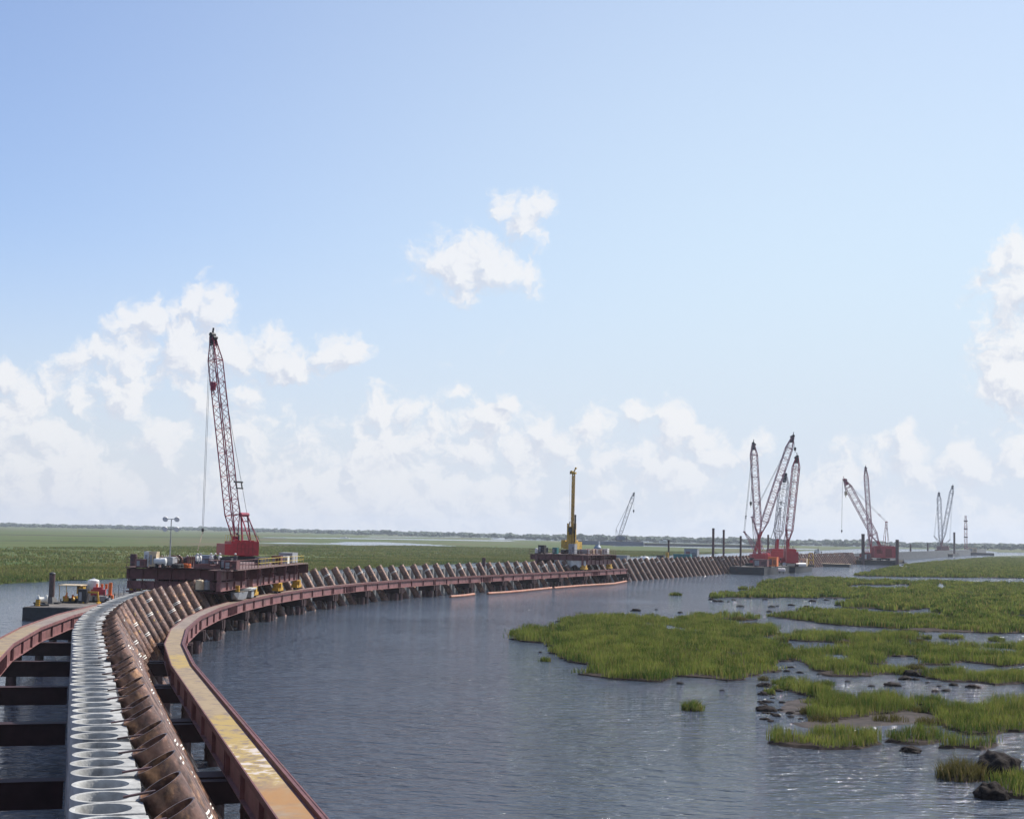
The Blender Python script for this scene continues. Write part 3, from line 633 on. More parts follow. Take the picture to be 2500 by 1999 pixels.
# the air: pale even haze round everything
mh = bpy.data.materials.new('haze_air'); mh.use_nodes = True; N = mh.node_tree.nodes; N.clear()
ho = N.new('ShaderNodeOutputMaterial'); pv = N.new('ShaderNodeVolumePrincipled'); pv.inputs['Color'].default_value = (.80,.88,1,1); pv.inputs['Density'].default_value = .85e-4; pv.inputs['Anisotropy'].default_value = .2
mh.node_tree.links.new(pv.outputs[0], ho.inputs['Volume'])
mb = MB(); mb.box((0, 4200, 44.), (18400, 9800, 92.)); hzb = mb.build('haze', mh); tag(hzb, 'thin pale haze in the air over the marsh', 'haze', kind='stuff')

# ------------------------------------------------------------------ concrete piles of the barrier
def pile_mb(top, cap=True):
    n = 36; mb = MB(); pts = []
    for i in range(n):
        t = 2*math.pi*(i+.5)/n; c, s = math.cos(t), math.sin(t)
        if cap and c > 0:
            k = 1/max(abs(c)/1.02, abs(s)/.80); ox, oy = c*k, s*k
        else: ox, oy = .845*c, .845*s
        ix, iy = .70*c, .70*s
        bx, by = .845*c, .845*s
        pts += [(bx, by, -.9), (bx, by, top-.9), (ox, oy, top-.88), (ox, oy, top-.02), (ox*.985, oy*.985, top), (ix*1.02, iy*1.02, top), (ix, iy, top-.03), (ix, iy, top-2.)]
    fs = []
    for i in range(n):
        p, q = 8*i, 8*((i+1) % n)
        for k in range(7): fs.append((p+k, q+k, q+k+1, p+k+1))
    fs.append(tuple(8*i+7 for i in range(n)))
    return mb.add(pts, fs)
PITCHP = 1.83; s = -14.; cnt = 0; proto = {}
GP = 'hollow concrete piles of the curving barrier'
rest = []
while s < 1780:
    topz = 5.54 if s < 128 else (4.9 if s < 392 else 5.4)
    p, h = row(s)
    if cnt < 300:
        key = topz
        if key not in proto:
            o = pile_mb(topz, topz == 5.54).build('concrete_pile', M['concrete'] if topz == 5.54 else M['concrete_far'], smooth=True); proto[key] = o
        else:
            o = proto[key].copy(); COL.objects.link(o)
        o.location = (p.x, p.y, random.uniform(-.025, .015)); o.rotation_euler = (random.uniform(-.006, .006), random.uniform(-.006, .006), -h+random.uniform(-.02, .02)); o.scale = (random.uniform(.96, 1.05), 1, random.uniform(.994, 1.006))
        if topz == 5.54: tag(o, 'round hollow concrete pile in the near run with a squared capping block', 'pile', 'near hollow concrete piles with capping blocks')
        elif topz == 4.9: tag(o, 'round grey concrete pile standing behind the sloping brown pipes of the bend', 'pile', 'grey concrete piles behind the sloping pipes')
        else: tag(o, 'far grey concrete pile at the head of the steep pipe rack', 'pile', 'far concrete piles behind the pipe rack')
    else: rest.append((p, h))
    cnt += 1; s += PITCHP
mb = MB()
for p, h in rest: mb.tube((p.x, p.y, -.9), (p.x, p.y, 5.4), .845, 12)
tag(mb.build('concrete_pile_row', M['concrete_far'], smooth=True, off=None), 'pale far run of close set concrete piles reaching the horizon', 'pile row', kind='stuff')

# ------------------------------------------------------------------ sloping batter pipes
BT = (1.45, 5.87); slope_ = 1.65
def batter_proto(marks, detail):
    top = Vector((BT[0], 0, BT[1])); bot = Vector((BT[0]+(BT[1]+.9)/slope_, 0, -.9)); d = (bot-top).normalized()
    root = MB().shell(top, bot, .61, .05, 24 if detail else 14).build('batter_pipe', M['rust_pipe'], smooth=True)
    for q in marks:
        mb = MB(); a = top+d*q
        for k in (0, .17): mb.tube(a+d*k, a+d*(k+.075), .614, 24, caps=False)
        mb.build('paint_band', M['band'], root, smooth=True)
    if detail:
        mb = MB(); rr2 = random.Random(int(sum(marks)*100)+3)
        nrm = Vector((-d.z, 0, d.x)) if d.x*-d.z > 0 else Vector((d.z, 0, -d.x))
        if nrm.z < 0: nrm = -nrm
        for k in range(2 if marks else 1):          # dabs of marking paint scrawled on the pipe
            q = rr2.uniform(.4, 4.4); t = rr2.uniform(-.9, .9)
            for j in range(2):
                tt = t+.1*j; c = top+d*(q+rr2.uniform(-.1, .1))+(nrm*math.cos(tt)+Vector((0, -1, 0))*math.sin(tt))*.612
                nn = (nrm*math.cos(tt)+Vector((0, -1, 0))*math.sin(tt)); sx = d.cross(nn)
                mb.box(c, (.035, rr2.uniform(.1, .22), .006), Matrix((sx, d, nn)).transposed())
        mb.build('paint_mark', M['yellow_mark'] if len(marks) == 1 else M['band'], root)
        # strap tying the pipe to the concrete pile
        MB().bar((.55, 0, 5.60), (1.35, 0, 5.72), .12, .05).build('strap', M['pile_steel'], root)
    return root
protos = [batter_proto(mk, True) for mk in ((1.9,), (2.7, 4.0), (), (.8,), (3.3,))]
fars = [batter_proto(mk, False) for mk in ((), (), (1.2,), ())]
used = set(); s = -13.; k = 0; seq = (1, 2, 0, 4, 2, 0, 3, 2, 1, 0, 2, 4)
while s < 800:
    near = s < 140; i = seq[k % 12] % (5 if near else 4); pr = (protos if near else fars)[i]
    key = (near, i); o = pr if key not in used else copy_tree(pr); used.add(key)
    p, h = row(s); sl = random.uniform(-.09, .08); q = rp(s, -sl*.52); o.location = (q.x, q.y, sl*.85); o.rotation_euler = (random.uniform(-.012, .012), random.uniform(-.014, .014), -h+random.uniform(-.02, .02))
    if near: tag(o, 'thick rusty pipe sloping right beside the near capped concrete piles', 'pipe pile', 'near sloping rusty pipes')
    elif s < 392: tag(o, 'rusty pipe end slanting out between trestle and grey piles round the bend', 'pipe pile', 'sloping pipes round the bend')
    else: tag(o, 'far steep rusty pipe running down to the water past the trestle end', 'pipe pile', 'far sloping pipes beyond the trestle')
    s += 3.66 if s < 66 else 5.45; k += 1

# ------------------------------------------------------------------ runway trestles
BENT0, BENT = 25.4, 17.8
BS = [BENT0+BENT*i for i in range(-3, 21)]            # bents; the runway ends at the last
def trestle(side, label):
    o0, o1 = (5.38, 6.92) if side > 0 else (-7.2, -5.5)
    c0 = rp(BS[0], (o0+o1)/2, 0)
    root = thing('runway_trestle', c0, label, 'trestle', group='runway trestles beside the barrier')
    def seg(off_): return [rp(s, off_, 0) for s in BS]
    def prism(mb, i, a, b, z0, z1):
        p = [rp(BS[i], a), rp(BS[i], b), rp(BS[i+1], b), rp(BS[i+1], a)]
        mb.add([(q.x, q.y, z) for z in (z0, z1) for q in p], [(0,3,2,1),(4,5,6,7),(0,1,5,4),(1,2,6,5),(2,3,7,6),(3,0,4,7)])
    inner = o0 if side > 0 else o1; outer = o1 if side > 0 else o0
    for i in range(len(BS)-1):
        mb = MB(); prism(mb, i, o0+.06, o1-(.36 if side > 0 else .06), 3.42, 3.50); mb.build('deck_plate', M['walk'], root, off=c0)
        mb = MB()
        for e in (o0, o1):                            # edge upstands: angles along both rims
            a, b = (e, e+.06) if e == o0 else (e-.06, e)
            prism(mb, i, a, b, 3.30, 3.62 if e == outer else 3.56)
        if side > 0: prism(mb, i, o1-.20, o1-.061, 3.42, 3.60)
        mb.build('edge_angle', M['primer_dark'] if side > 0 else M['primer'], root, off=c0)
        for e in (o0+.22, o1-.22):                    # two plate girders with flanges and stiffeners
            mb = MB(); prism(mb, i, e-.02, e+.02, 2.30, 3.36); prism(mb, i, e-.2, e+.2, 3.36, 3.418); prism(mb, i, e-.2, e+.2, 2.25, 2.298)
            sgn = 1 if e > (o0+o1)/2 else -1
            ss = [.02, .335, .665, .98]
            if i % 4 == 1: ss += [.40, .44, .48, .52, .56, .60]
            a, b = rp(BS[i], e), rp(BS[i+1], e); d = (b-a); h = math.atan2(d.x, d.y)
            for t in ss:
                c = a.lerp(b, t); c.z = 2.83
                c.x += sgn*math.cos(h)*.11; c.y -= sgn*math.sin(h)*.11
                mb.box(c, (.17, .05 if t not in (.02, .98) else .09, 1.05), Matrix.Rotation(-h, 3, 'Z'))
            mb.build('girder', M['primer'], root, off=c0)
    for i, s in enumerate(BS):
        p, h = row(s); rot = Matrix.Rotation(-h, 3, 'Z')
        a, b = (3.6, 7.3) if side > 0 else (-8.2, -0.98)
        c = rp(s, (a+b)/2, 1.68)
        mb = MB(); mb.box(c, (b-a, .82, 1.08), rot)
        mb.box(c+Vector((0, 0, .555)), (b-a+.1, .95, .03), rot)
        mb.build('cap_beam', M['cap_steel'], root, off=c0)
        offs = ((5.0, -1.), (6.6, -1.), (5.0, 1.), (6.6, 1.)) if side > 0 else ((-5.6, 0), (-7.4, 0))
        if side > 0:
            for dy in (-1.0, 1.0):
                mb = MB(); c2 = rp(s, 5.8, 1.75)+rot @ Vector((0, dy, 0)); mb.box(c2, (2.9, .6, .9), rot); mb.build('cap_beam', M['cap_steel'], root, off=c0)
        for o_, dy in offs:
            q = rp(s, o_, 0)+rot @ Vector((0, dy, 0)); mb = MB(); mb.tube((q.x, q.y, -.9), (q.x, q.y, 1.28), .37, 14)
            mb.tube((q.x, q.y, .5), (q.x, q.y, .62), .40, 14)
            mb.build('pile', M['pile_steel'], root, smooth=True, off=c0)
    return root
trestle(1, 'long red brown steel runway with yellow paint, right of the concrete piles over open water')
trestle(-1, 'red brown steel runway left of the concrete piles, partly cut by the photo edge')

# orange float booms along the foot of the right trestle
def floatboom(uv, label):
    pts = [gp(u, v, .1) for u, v in uv]; mb = MB(); a0 = pts[0]; path = []
    for a, b in zip(pts, pts[1:]):
        n = max(2, int((b-a).length/2.6))
        for i in range(n): path.append(a.lerp(b, i/n)+Vector((random.uniform(-.12, .12), random.uniform(-.12, .12), .1)))
    path.append(pts[-1]+Vector((0, 0, .1)))
    for a, b in zip(path, path[1:]): mb.tube(a, b, .26, 8); mb.ball(b, .28, 8, 5)
    o = mb.build('float_boom', M['float'], smooth=True, off=(a0.x, a0.y, 0)); o.location = (a0.x, a0.y, 0)
    tag(o, label, 'float boom', 'orange float booms at the trestle foot')
floatboom([(1101,1457.5),(1130,1455),(1157,1451.5)], 'short straight orange float boom lying alone under the trestle')
floatboom([(1190,1449.5),(1240,1446.5),(1300,1441),(1346,1436)], 'long orange float boom under the middle of the trestle')
floatboom([(1352,1436),(1420,1430.5),(1500,1425.5),(1530,1419)], 'orange float boom curling round the far end of the trestle')

# ------------------------------------------------------------------ small helpers for equipment
def railing(mb, pts, h=1.1, step=1.9, r=.035):
    for a, b in zip(pts, pts[1:]):
        a, b = Vector(a), Vector(b); n = max(1, int((b-a).length/step))
        for i in range(n+1): p = a.lerp(b, i/n); mb.tube(p, p+Vector((0, 0, h)), r, 5)
        for z in (.5*h, h): mb.tube(a+Vector((0, 0, z)), b+Vector((0, 0, z)), r, 5)
    return mb
def person(loc, rz, label, shirt, helmet, arm=0.5, lean=0.):
    root = thing('person', loc, label, 'person', rz)
    V = [(0,0,.95),(0,.0+lean*.3,1.18),(0,lean*.6,1.40),(0,lean*.75,1.52),(0,lean*.85+.02,1.62),(0,lean*.9+.02,1.73),
         (.19,lean*.6,1.42),(.26,lean*.6+.03,1.15),(.24,lean*.6+.2*arm,.92+.2*arm),(.23,lean*.6+.27*arm,.83+.22*arm),
         (-.19,lean*.6,1.42),(-.27,lean*.6+.02,1.15),(-.25,lean*.6+.12,.90),(-.24,lean*.6+.16,.81),
         (.10,0,.90),(.12,.03,.50),(.13,0,.09),(.13,.14,.04),(-.10,0,.90),(-.13,-.02,.50),(-.15,-.06,.09),(-.15,.09,.04)]
    E = [(0,1),(1,2),(2,3),(3,4),(4,5),(2,6),(6,7),(7,8),(8,9),(2,10),(10,11),(11,12),(12,13),(0,14),(14,15),(15,16),(16,17),(0,18),(18,19),(19,20),(20,21)]
    RD = [.15,.15,.16,.065,.10,.085,.085,.055,.042,.045,.085,.055,.042,.045,.10,.075,.052,.05,.10,.075,.052,.05]
    me = bpy.data.meshes.new('body'); me.from_pydata(V, E, []); o = bpy.data.objects.new('body', me); COL.objects.link(o); o.parent = root
    md = o.modifiers.new('skin', 'SKIN'); sv = me.skin_vertices[0].data if me.skin_vertices else None
    if sv is None:
        bm = bmesh.new(); bm.from_mesh(me); bm.verts.layers.skin.verify(); bm.to_mesh(me); bm.free(); sv = me.skin_vertices[0].data
    for i, r_ in enumerate(RD): sv[i].radius = (r_, r_)
    sv[0].use_root = True
    o.modifiers.new('sub', 'SUBSURF').levels = 1; o.modifiers['sub'].render_levels = 1
    me.materials.append(shirt)
    MB().ball((0, lean*.9+.03, 1.67), .105, 10, 7, (.9, 1., 1.2)).build('face', M['skin'], root, smooth=True)
    mb = MB(); mb.ball((0, lean*.9+.02, 1.74), .135, 12, 6, (1, 1.1, .75)); mb.tube((0, lean*.9+.03, 1.70), (0, lean*.9+.03, 1.72), .165, 12); mb.build('hard_hat', helmet, root, smooth=True)
    mb = MB()
    for sx, dy in ((.12, .03), (-.12, -.02)):
        mb.tube((sx*.85, 0, .93), (sx*1.05, dy, .5), .115, 8, .095); mb.tube((sx*1.05, dy, .5), (sx*1.2, dy-.02, .10), .095, 8, .075)
    mb.build('trousers', M['trousers'], root, smooth=True)
    return root

def crawler_base(root, z, L=6.2, W=4.6, name='crawler_track'):
    for sx in (-1, 1):
        mb = MB(); n = 10; prof = []
        for i in range(n+1): t = math.pi/2+math.pi*i/n; prof.append((-L/2+.5+.5*math.cos(t), z+.55+.5*math.sin(t)))
        for i in range(n+1): t = -math.pi/2+math.pi*i/n; prof.append((L/2-.5+.5*math.cos(t), z+.55+.5*math.sin(t)))
        mb.extrude(prof, sx*W/2-.4, sx*W/2+.4); mb.build(name, M['dark'], root)
    MB().box((0, 0, z+.75), (W-.8, 2.4, .7)).build('carbody', M['dark'], root)

def crane(loc, rz, base_z, foot, tip, label, group, boom_m, body_m, w=1.2, rc=.07, rl=.035, nseg=22, body=(3.2, 6., 2.4), mast_top=None, hook=None, hook2=None, cw=True, head_m=None, ringer=False, tracks=True, bridle=True, body_rot=0.):
    """lattice boom crane; foot, tip, mast_top, hooks in world coordinates"""
    root = thing('lattice_crane', loc, label, 'crane', rz, group); inv = (Matrix.Translation(loc) @ Matrix.Rotation(rz, 4, 'Z')).inverted()
    foot, tip = inv @ Vector(foot), inv @ Vector(tip)
    if tracks: crawler_base(root, base_z-loc[2])
    zb = base_z-loc[2]+1.25; bw, bl, bh = body; br = Matrix.Rotation(body_rot, 3, 'Z')
    mb = MB(); mb.tube((0, 0, zb-.3), (0, 0, zb), 1.1, 14); mb.box(br @ Vector((0, -bl*.12, zb+bh*.5)), (bw, bl*.72, bh), br); mb.box(br @ Vector((0, -bl*.12, zb+bh+.08)), (bw*.8, bl*.5, .16), br); mb.build('machine_house', body_m, root)
    for sx in (-1, 1):
        mb = MB(); mb.box(br @ Vector((sx*(bw/2+.02), -bl*.12, zb+bh*.5)), (.04, bl*.5, .07), br)
        for k in range(5): mb.box(br @ Vector((sx*(bw/2+.02), -bl*.32+bl*.1*k, zb+bh*.5)), (.05, .08, bh*.7), br)
        mb.build('louvre', M['louvre'], root)
    fl_ = foot.copy(); hb = Vector((0, 0, zb+.6))
    if foot.z > zb+bh*.6:                             # solid plated foot section down to the house
        d_ = (tip-foot).normalized(); q_ = foot-d_*min((foot.z-(zb+bh*.5))/max(d_.z, .3), 9.); sd_ = d_.cross(Vector((0, 0, 1)))
        sd_ = sd_.normalized() if sd_.length > .02 else Vector((1, 0, 0))
        mb = MB()
        for sg in (-1, 1): mb.bar(q_+sd_*sg*w*.42, foot+sd_*sg*w*.36+d_*.4, w*.14, w*.3)
        for t_ in (.25, .6, .95): c_ = q_.lerp(foot, t_); mb.bar(c_-sd_*w*.4, c_+sd_*w*.4, w*.12)
        mb.bar(q_-sd_*w*.4, foot+sd_*w*.36, w*.09); mb.bar(q_+sd_*w*.4, foot-sd_*w*.36, w*.09)
        mb.build('boom_foot', body_m, root)
    mb = MB(); hh_ = br @ Vector((bw*.25, -bl*.25, zb+bh)); mb.tube(hh_, hh_+Vector((0, 0, .9)), .11, 8); mb.tube(hh_+Vector((0, 0, .9)), hh_+br @ Vector((0, -.35, 1.1)), .11, 8); mb.build('exhaust', M['dark'], root)
    mb = MB(); q1 = [br @ Vector((sx*bw*.48, sy*bl*.35-bl*.12, zb+bh+.02)) for sx, sy in ((-1,-1),(1,-1),(1,1),(-1,1))]
    for a_, b_ in zip(q1, q1[1:]+q1[:1]):
        for t_ in (0, .33, .67): p_ = a_.lerp(b_, t_); mb.tube(p_, p_+Vector((0, 0, .8)), .03, 4)
        mb.tube(a_+Vector((0, 0, .8)), b_+Vector((0, 0, .8)), .03, 4)
    mb.build('handrail', M['rail_yellow'] if bw < 3.5 else M['boom_white'], root)
    mb = MB(); mb.box(br @ Vector((bw*.12, -bl*.12-bl*.36-.015, zb+bh*.45)), (bw*.28, .03, bh*.72), br); mb.box(br @ Vector((-bw*.28, -bl*.12-bl*.36-.015, zb+bh*.55)), (bw*.25, .03, bh*.35), br); mb.build('door', M['louvre'], root)
    if cw: MB().box(br @ Vector((0, -bl*.58, zb+bh*.42)), (bw*1.25, bl*.17, bh*.8), br).build('counterweight', body_m, root)
    cabp = br @ Vector((-bw/2-.55, bl*.25, zb+1.0)); cb = MB().box(cabp, (1., 1.7, 1.9), br).build('cab', body_m, root)
    MB().box(cabp+br @ Vector((0, .10, .3)), (1.04, 1.56, .85), br).build('window', M['glass'], cb)
    d = (tip-foot).normalized(); side = d.cross(Vector((0, 0, 1)))
    if side.length < .02: side = Vector((1, 0, 0))
    side.normalize()
    mb = MB(); lattice(mb, foot, tip, w, rc, rl, nseg, side=side); mb.build('boom', boom_m, root)
    mb = MB(); hm = head_m or M['dark']
    nrm = side.cross(d).normalized()
    if nrm.z < 0: nrm = -nrm
    for sg in (-1, 1): mb.bar(tip-d*w*.9+side*sg*w*.27, tip+d*.5+side*sg*w*.2, .1, w*.32, up=nrm)
    mb.tube(tip+d*.3-side*w*.3, tip+d*.3+side*w*.3, w*.2, 12); mb.tube(tip-d*.2+nrm*w*.22-side*w*.3, tip-d*.2+nrm*w*.22+side*w*.3, w*.17, 10)
    mb.bar(tip+d*.3, tip+d*(.5+w*.5)+nrm*.3, .12, .25); mb.build('boom_head', hm, root)
    back = Vector((d.x, d.y, 0)); back = (-back.normalized() if back.length > .02 else Vector((0, -1, 0)))
    mt = inv @ Vector(mast_top) if mast_top else Vector((0, 0, zb+bh))+back*2.2+Vector((0, 0, 4.2))
    mb = MB(); b0 = Vector((0, 0, zb+bh))
    for sg in (-1, 1):
        e = side*sg*w*.62
        mb.bar(b0+e, mt+e*.75, .18); mb.bar(b0+back*bl*.24+e, mt+e*.75, .15)
    for t in (.4, .75, 1.): mb.bar(b0.lerp(mt, t)-side*w*.55, b0.lerp(mt, t)+side*w*.55, .14)
    mb.tube(mt-side*w*.6, mt+side*w*.6, .28, 8); mb.build('mast', head_m or boom_m, root)
    mb = MB(); cr = max(.022, rc*.4); br0 = mt.lerp(tip, .18)
    for sg in (-1, 1):
        mb.tube(mt+side*sg*w*.45, br0+side*sg*w*.45, cr, 4); mb.tube(br0+side*sg*w*.45, tip+side*sg*w*.4, cr, 4)
        mb.tube(mt+side*sg*w*.3, b0+back*bl*.45, cr, 4)
    mb.build('pendant_line', M['cable'], root)
    if bridle:
        mb = MB(); mb.bar(br0-side*w*.62, br0+side*w*.62, .22); q = br0+(mt-br0).normalized()*.9
        mb.bar(q-side*w*.5, q+side*w*.5, .18); mb.bar(br0-side*w*.45, q-side*w*.4, .14); mb.bar(br0+side*w*.45, q+side*w*.4, .14); mb.build('bridle', hm, root)
    for hk in (hook, hook2):
        if not hk: continue
        hp = inv @ Vector(hk[0]); sz = hk[1]; tp = tip+d*.3+(hk[2] if len(hk) > 2 else Vector((0, 0, 0)))
        mb = MB()
        for sg in (-1, 1): mb.tube(tp+side*sg*.15, hp+side*sg*.12, cr*.9, 4)
        hl = mb.build('hoist_line', M['cable'], root)
        mb = MB(); mb.box(hp, (sz*.8, sz*.55, sz*1.3)); mb.tube(hp-side*sz*.35+Vector((0,0,.3*sz)), hp+side*sz*.35+Vector((0,0,.3*sz)), sz*.45, 10)
        for i in range(7):
            a0, a1 = math.pi*1.35*i/7-.5, math.pi*1.35*(i+1)/7-.5; c_ = hp-Vector((0, 0, sz*1.05))
            mb.tube(c_+side*math.sin(a0)*sz*.3+Vector((0,0,math.cos(a0)*sz*.3)), c_+side*math.sin(a1)*sz*.3+Vector((0,0,math.cos(a1)*sz*.3)), sz*.11, 5)
        mb.build('hook_block', hk[3] if len(hk) > 3 else M['boom_red'], root)
    return root

def barge(name, loc, rz, L, W, top, label, hullm=None, deckm=None, group=None, rails=False):
    root = thing(name, loc, label, 'barge', rz, group)
    prof = [(-L/2, -.15), (-L/2+1.6, -.7), (L/2-1.6, -.7), (L/2, -.15), (L/2, top), (-L/2, top)]
    MB().extrude(prof, -W/2, W/2).build('hull', hullm or M['hull'], root)
    MB().box((0, 0, top+.03), (W-.25, L-.25, .05)).build('deck', deckm or M['barge_deck'], root)
    mb = MB()
    for sx in (-1, 1): mb.box((sx*(W/2+.03), 0, top-.16), (.10, L*.99, .22))
    for sy in (-1, 1): mb.box((0, sy*(L/2+.03), top-.16), (W*.98, .10, .22))
    mb.build('rub_rail', M['dark'], root)
    mb = MB()
    for sx in (-1, 1):
        for sy in (-.42, -.1, .25, .42): mb.tube((sx*(W/2-.5), sy*L, top+.05), (sx*(W/2-.5), sy*L, top+.5), .16, 8); mb.tube((sx*(W/2-.5)-.3, sy*L, top+.4), (sx*(W/2-.5)+.3, sy*L, top+.4), .09, 6)
    mb.build('bollard', M['dark'], root)
    return root
def spud(loc, z1, r, label, z0=-.9, m=None, group=None):
    mb = MB(); mb.tube((0, 0, z0-loc[2]), (0, 0, z1-loc[2]), r, 12); mb.tube((0, 0, z1-loc[2]-.5), (0, 0, z1-loc[2]-.3), r*1.12, 12)
    o = mb.build('spud_pile', m or M['pile_steel'], smooth=True); o.location = loc
    return tag(o, label, 'spud pile', group)

# ------------------------------------------------------------------ travelling gantry platforms
def local(root_loc, h):
    return lambda x, y, z: Vector((root_loc[0]+x*math.cos(h)+y*math.sin(h), root_loc[1]-x*math.sin(h)+y*math.cos(h), z))
def gantry(s, y0, y1, splits, label, bogies, deck_rects, xl=-7.8):
    p, h = row(s); root = thing('gantry_platform', (p.x, p.y, 0), label, 'work platform', -h, 'gantry platforms straddling the barrier')
    for (a, b, zl0, zl1, zu0, zu1) in splits:
        for sx in ((-1, 1) if a > y0-1 else (1,)):
            X = 6.15*sx
            mb = MB(); L_ = b-a; c = (a+b)/2
            for z0, z1 in ((zl0, zl1), (zu0, zu1)):
                mb.box((X, c, (z0+z1)/2), (.06, L_, z1-z0-.1)); mb.box((X, c, z1-.025), (.62, L_, .05)); mb.box((X, c, z0+.025), (.62, L_, .05))
                n = max(2, int(L_/3.2))
                for i in range(n+1): mb.box((X, a+.06+(L_-.12)*i/n, (z0+z1)/2), (.5, .08, z1-z0-.11))
            n = max(2, int(L_/5))
            for i in range(n+1): mb.box((X, a+.3+(L_-.6)*i/n, (zl1+zu0)/2), (.4, .4, zu0-zl1-.004))
            mb.build('side_girder', M['primer'], root)
    zt = max(q[5] for q in splits)
    for y in np.linspace(y0+.25, y1-.25, max(3, int((y1-y0)/6))):
        mb = MB(); mb.box(((xl+7.7)/2, y, zt-.72), (7.7-xl, .05, 1.15)); mb.box(((xl+7.7)/2, y, zt-.12), (7.7-xl, .5, .05)); mb.box(((xl+7.7)/2, y, zt-1.32), (7.7-xl, .5, .05))
        for i in range(9): mb.box((xl+.3+i*(7.1-xl)/8, y, zt-.72), (.06, .42, 1.14))
        mb.build('cross_girder', M['primer_dark'], root)
    for (xa, xb, ya, yb) in deck_rects:
        MB().box(((xa+xb)/2, (ya+yb)/2, zt+.04), (xb-xa, yb-ya, .10)).build('deck', M['deck_grey'], root)
    for sx in (-1, 1):
        for yb_ in bogies:
            zl = min(q[2] for q in splits)
            bo = MB(); bo.box((6.15*sx, yb_, (3.95+zl)/2), (.75, 2.3, zl-3.95-.01)); bo.box((6.15*sx, yb_, 4.05), (.9, 3.2, .42)); bo.box((6.15*sx+.5*sx, yb_-.6, 4.55), (.35, .8, .6))
            b_ = bo.build('wheel_bogie', M['yellow'], root)
            for dy in (-1.15, 1.15):
                wb = MB(); wb.tube((6.15*sx-.2, yb_+dy, 3.84), (6.15*sx+.2, yb_+dy, 3.84), .33, 14); wb.build('wheel', M['dark'], b_, smooth=True)
    return root, local((p.x, p.y), h), h, zt

G1, g1, h1_, zt1 = gantry(166., -18, 22.5, [(-24.5, -10., 4.95, 6.0, 6.25, 7.35), (-8., 22.5, 4.95, 6.15, 6.5, 7.35)], 'near long red brown gantry platform carrying a red crane', (-7., 8.5, 21.5), [(-7.0, 7.6, -18.3, 22.7), (4.9, 7.6, -24.6, -18.32)], -7.0)
mb = MB(); zd = zt1+.09
railing(mb, [(7.4, -9.5, zd), (7.4, 20, zd)]); mb.build('handrail', M['rail_yellow'], G1)
mb = MB(); railing(mb, [(-6.9, -18.1, zd), (4.9, -18.1, zd)], 1.15, 1.5); railing(mb, [(7.4, -24.4, zd), (7.4, -10, zd)], 1.1, 1.5); railing(mb, [(4.95, -18.2, zd), (4.95, -24.4, zd), (7.4, -24.4, zd)], 1.1, 1.5); mb.build('handrail', M['primer_dark'], G1)
mb = MB()
for x in np.arange(-6.6, 5., 1.7): mb.bar((x, -18.35, 6.0), (x+.9, -18.35, 4.5), .12)
mb.bar((-6.8, -18.35, 4.5), (5.4, -18.35, 4.5), .18); mb.box((-.7, -17.2, 4.5), (12.2, 2.1, .08)); mb.build('hanging_walkway', M['primer_dark'], G1)
mb = MB(); mb.box((-.9, -18.05, 5.3), (11.8, .06, .9)); mb.box((-.9, -18.05, 5.75), (11.8, .45, .05)); mb.box((-.9, -18.05, 4.86), (11.8, .45, .05)); [mb.box((-6.6+1.6*i, -18.1, 5.3), (.08, .36, .88)) for i in range(8)]; mb.build('lower_girder', M['primer'], G1)
def put(L, x, y, z=None, zt=zt1): return L(x, y, zt+.09 if z is None else z)

def dk(u, d): return (at(u, 1380, d).x, d, zt1+.09)
# crane on the platform
cb = put(g1, 2.2, 5.5); d1 = cb.y
crane(tuple(cb), -h1_, cb.z, at(574, 1316, d1), at(519.5, 822, d1+2.5), 'tall red lattice boom crane standing on the near gantry platform', 'lattice boom cranes',
      M['boom_red'], M['red'], w=1.45, rc=.085, rl=.042, nseg=26, body=(3.3, 5.4, 1.9), mast_top=at(596, 1256, d1), hook=(at(520.5, 943, d1+1.), .85, Vector((0, 0, -.2))), hook2=(at(495, 1294, d1-8), .34, Vector((-.3, 0, .1)), M['dark']), body_rot=-1.05)
# tag line running from the small hook to the load being set
o = MB().tube(at(495, 1297, d1-8), at(482, 1345, d1-14), .035, 5).build('tag_line', M['rust_pipe']); tag(o, 'slanting rusty sling hanging from the small black hook ball', 'sling')

# light tower on the platform
def light_tower(loc, rz, label):
    r_ = thing('light_tower', loc, label, 'light tower', rz)
    mb = MB(); mb.box((0, 0, .75), (1.3, 2., .9)); mb.box((0, 0, 1.25), (1.1, 1.7, .12)); mb.tube((-.75, .5, .3), (-.6, .5, .3), .3, 10); mb.tube((.6, .5, .3), (.75, .5, .3), .3, 10); mb.bar((0, -1., .4), (0, -2., .3), .1); mb.build('generator_trailer', M['grey'], r_)
    mb = MB(); mb.tube((0, 0, 1.2), (0, 0, 3.4), .09, 8); mb.tube((0, 0, 3.4), (0, 0, 5.9), .06, 8); mb.bar((-.85, 0, 5.9), (.85, 0, 5.9), .08); mb.bar((-.85, 0, 4.7), (.85, 0, 4.7), .08); mb.build('mast', M['grey'], r_)
    for x in (-.72, .72):
        for z in (4.72, 5.92):
            hd = MB().tube((x, .18, z+.1), (x, -.16, z-.06), .20, 12, .34).build('floodlight', M['white'], r_, smooth=True)
            MB().tube((x, -.17, z-.065), (x, -.185, z-.07), .31, 12).build('lens', M['lamp_lens'], hd)
light_tower(dk(414, 181), -h1_, 'floodlight tower with four round lamps on the near gantry platform')

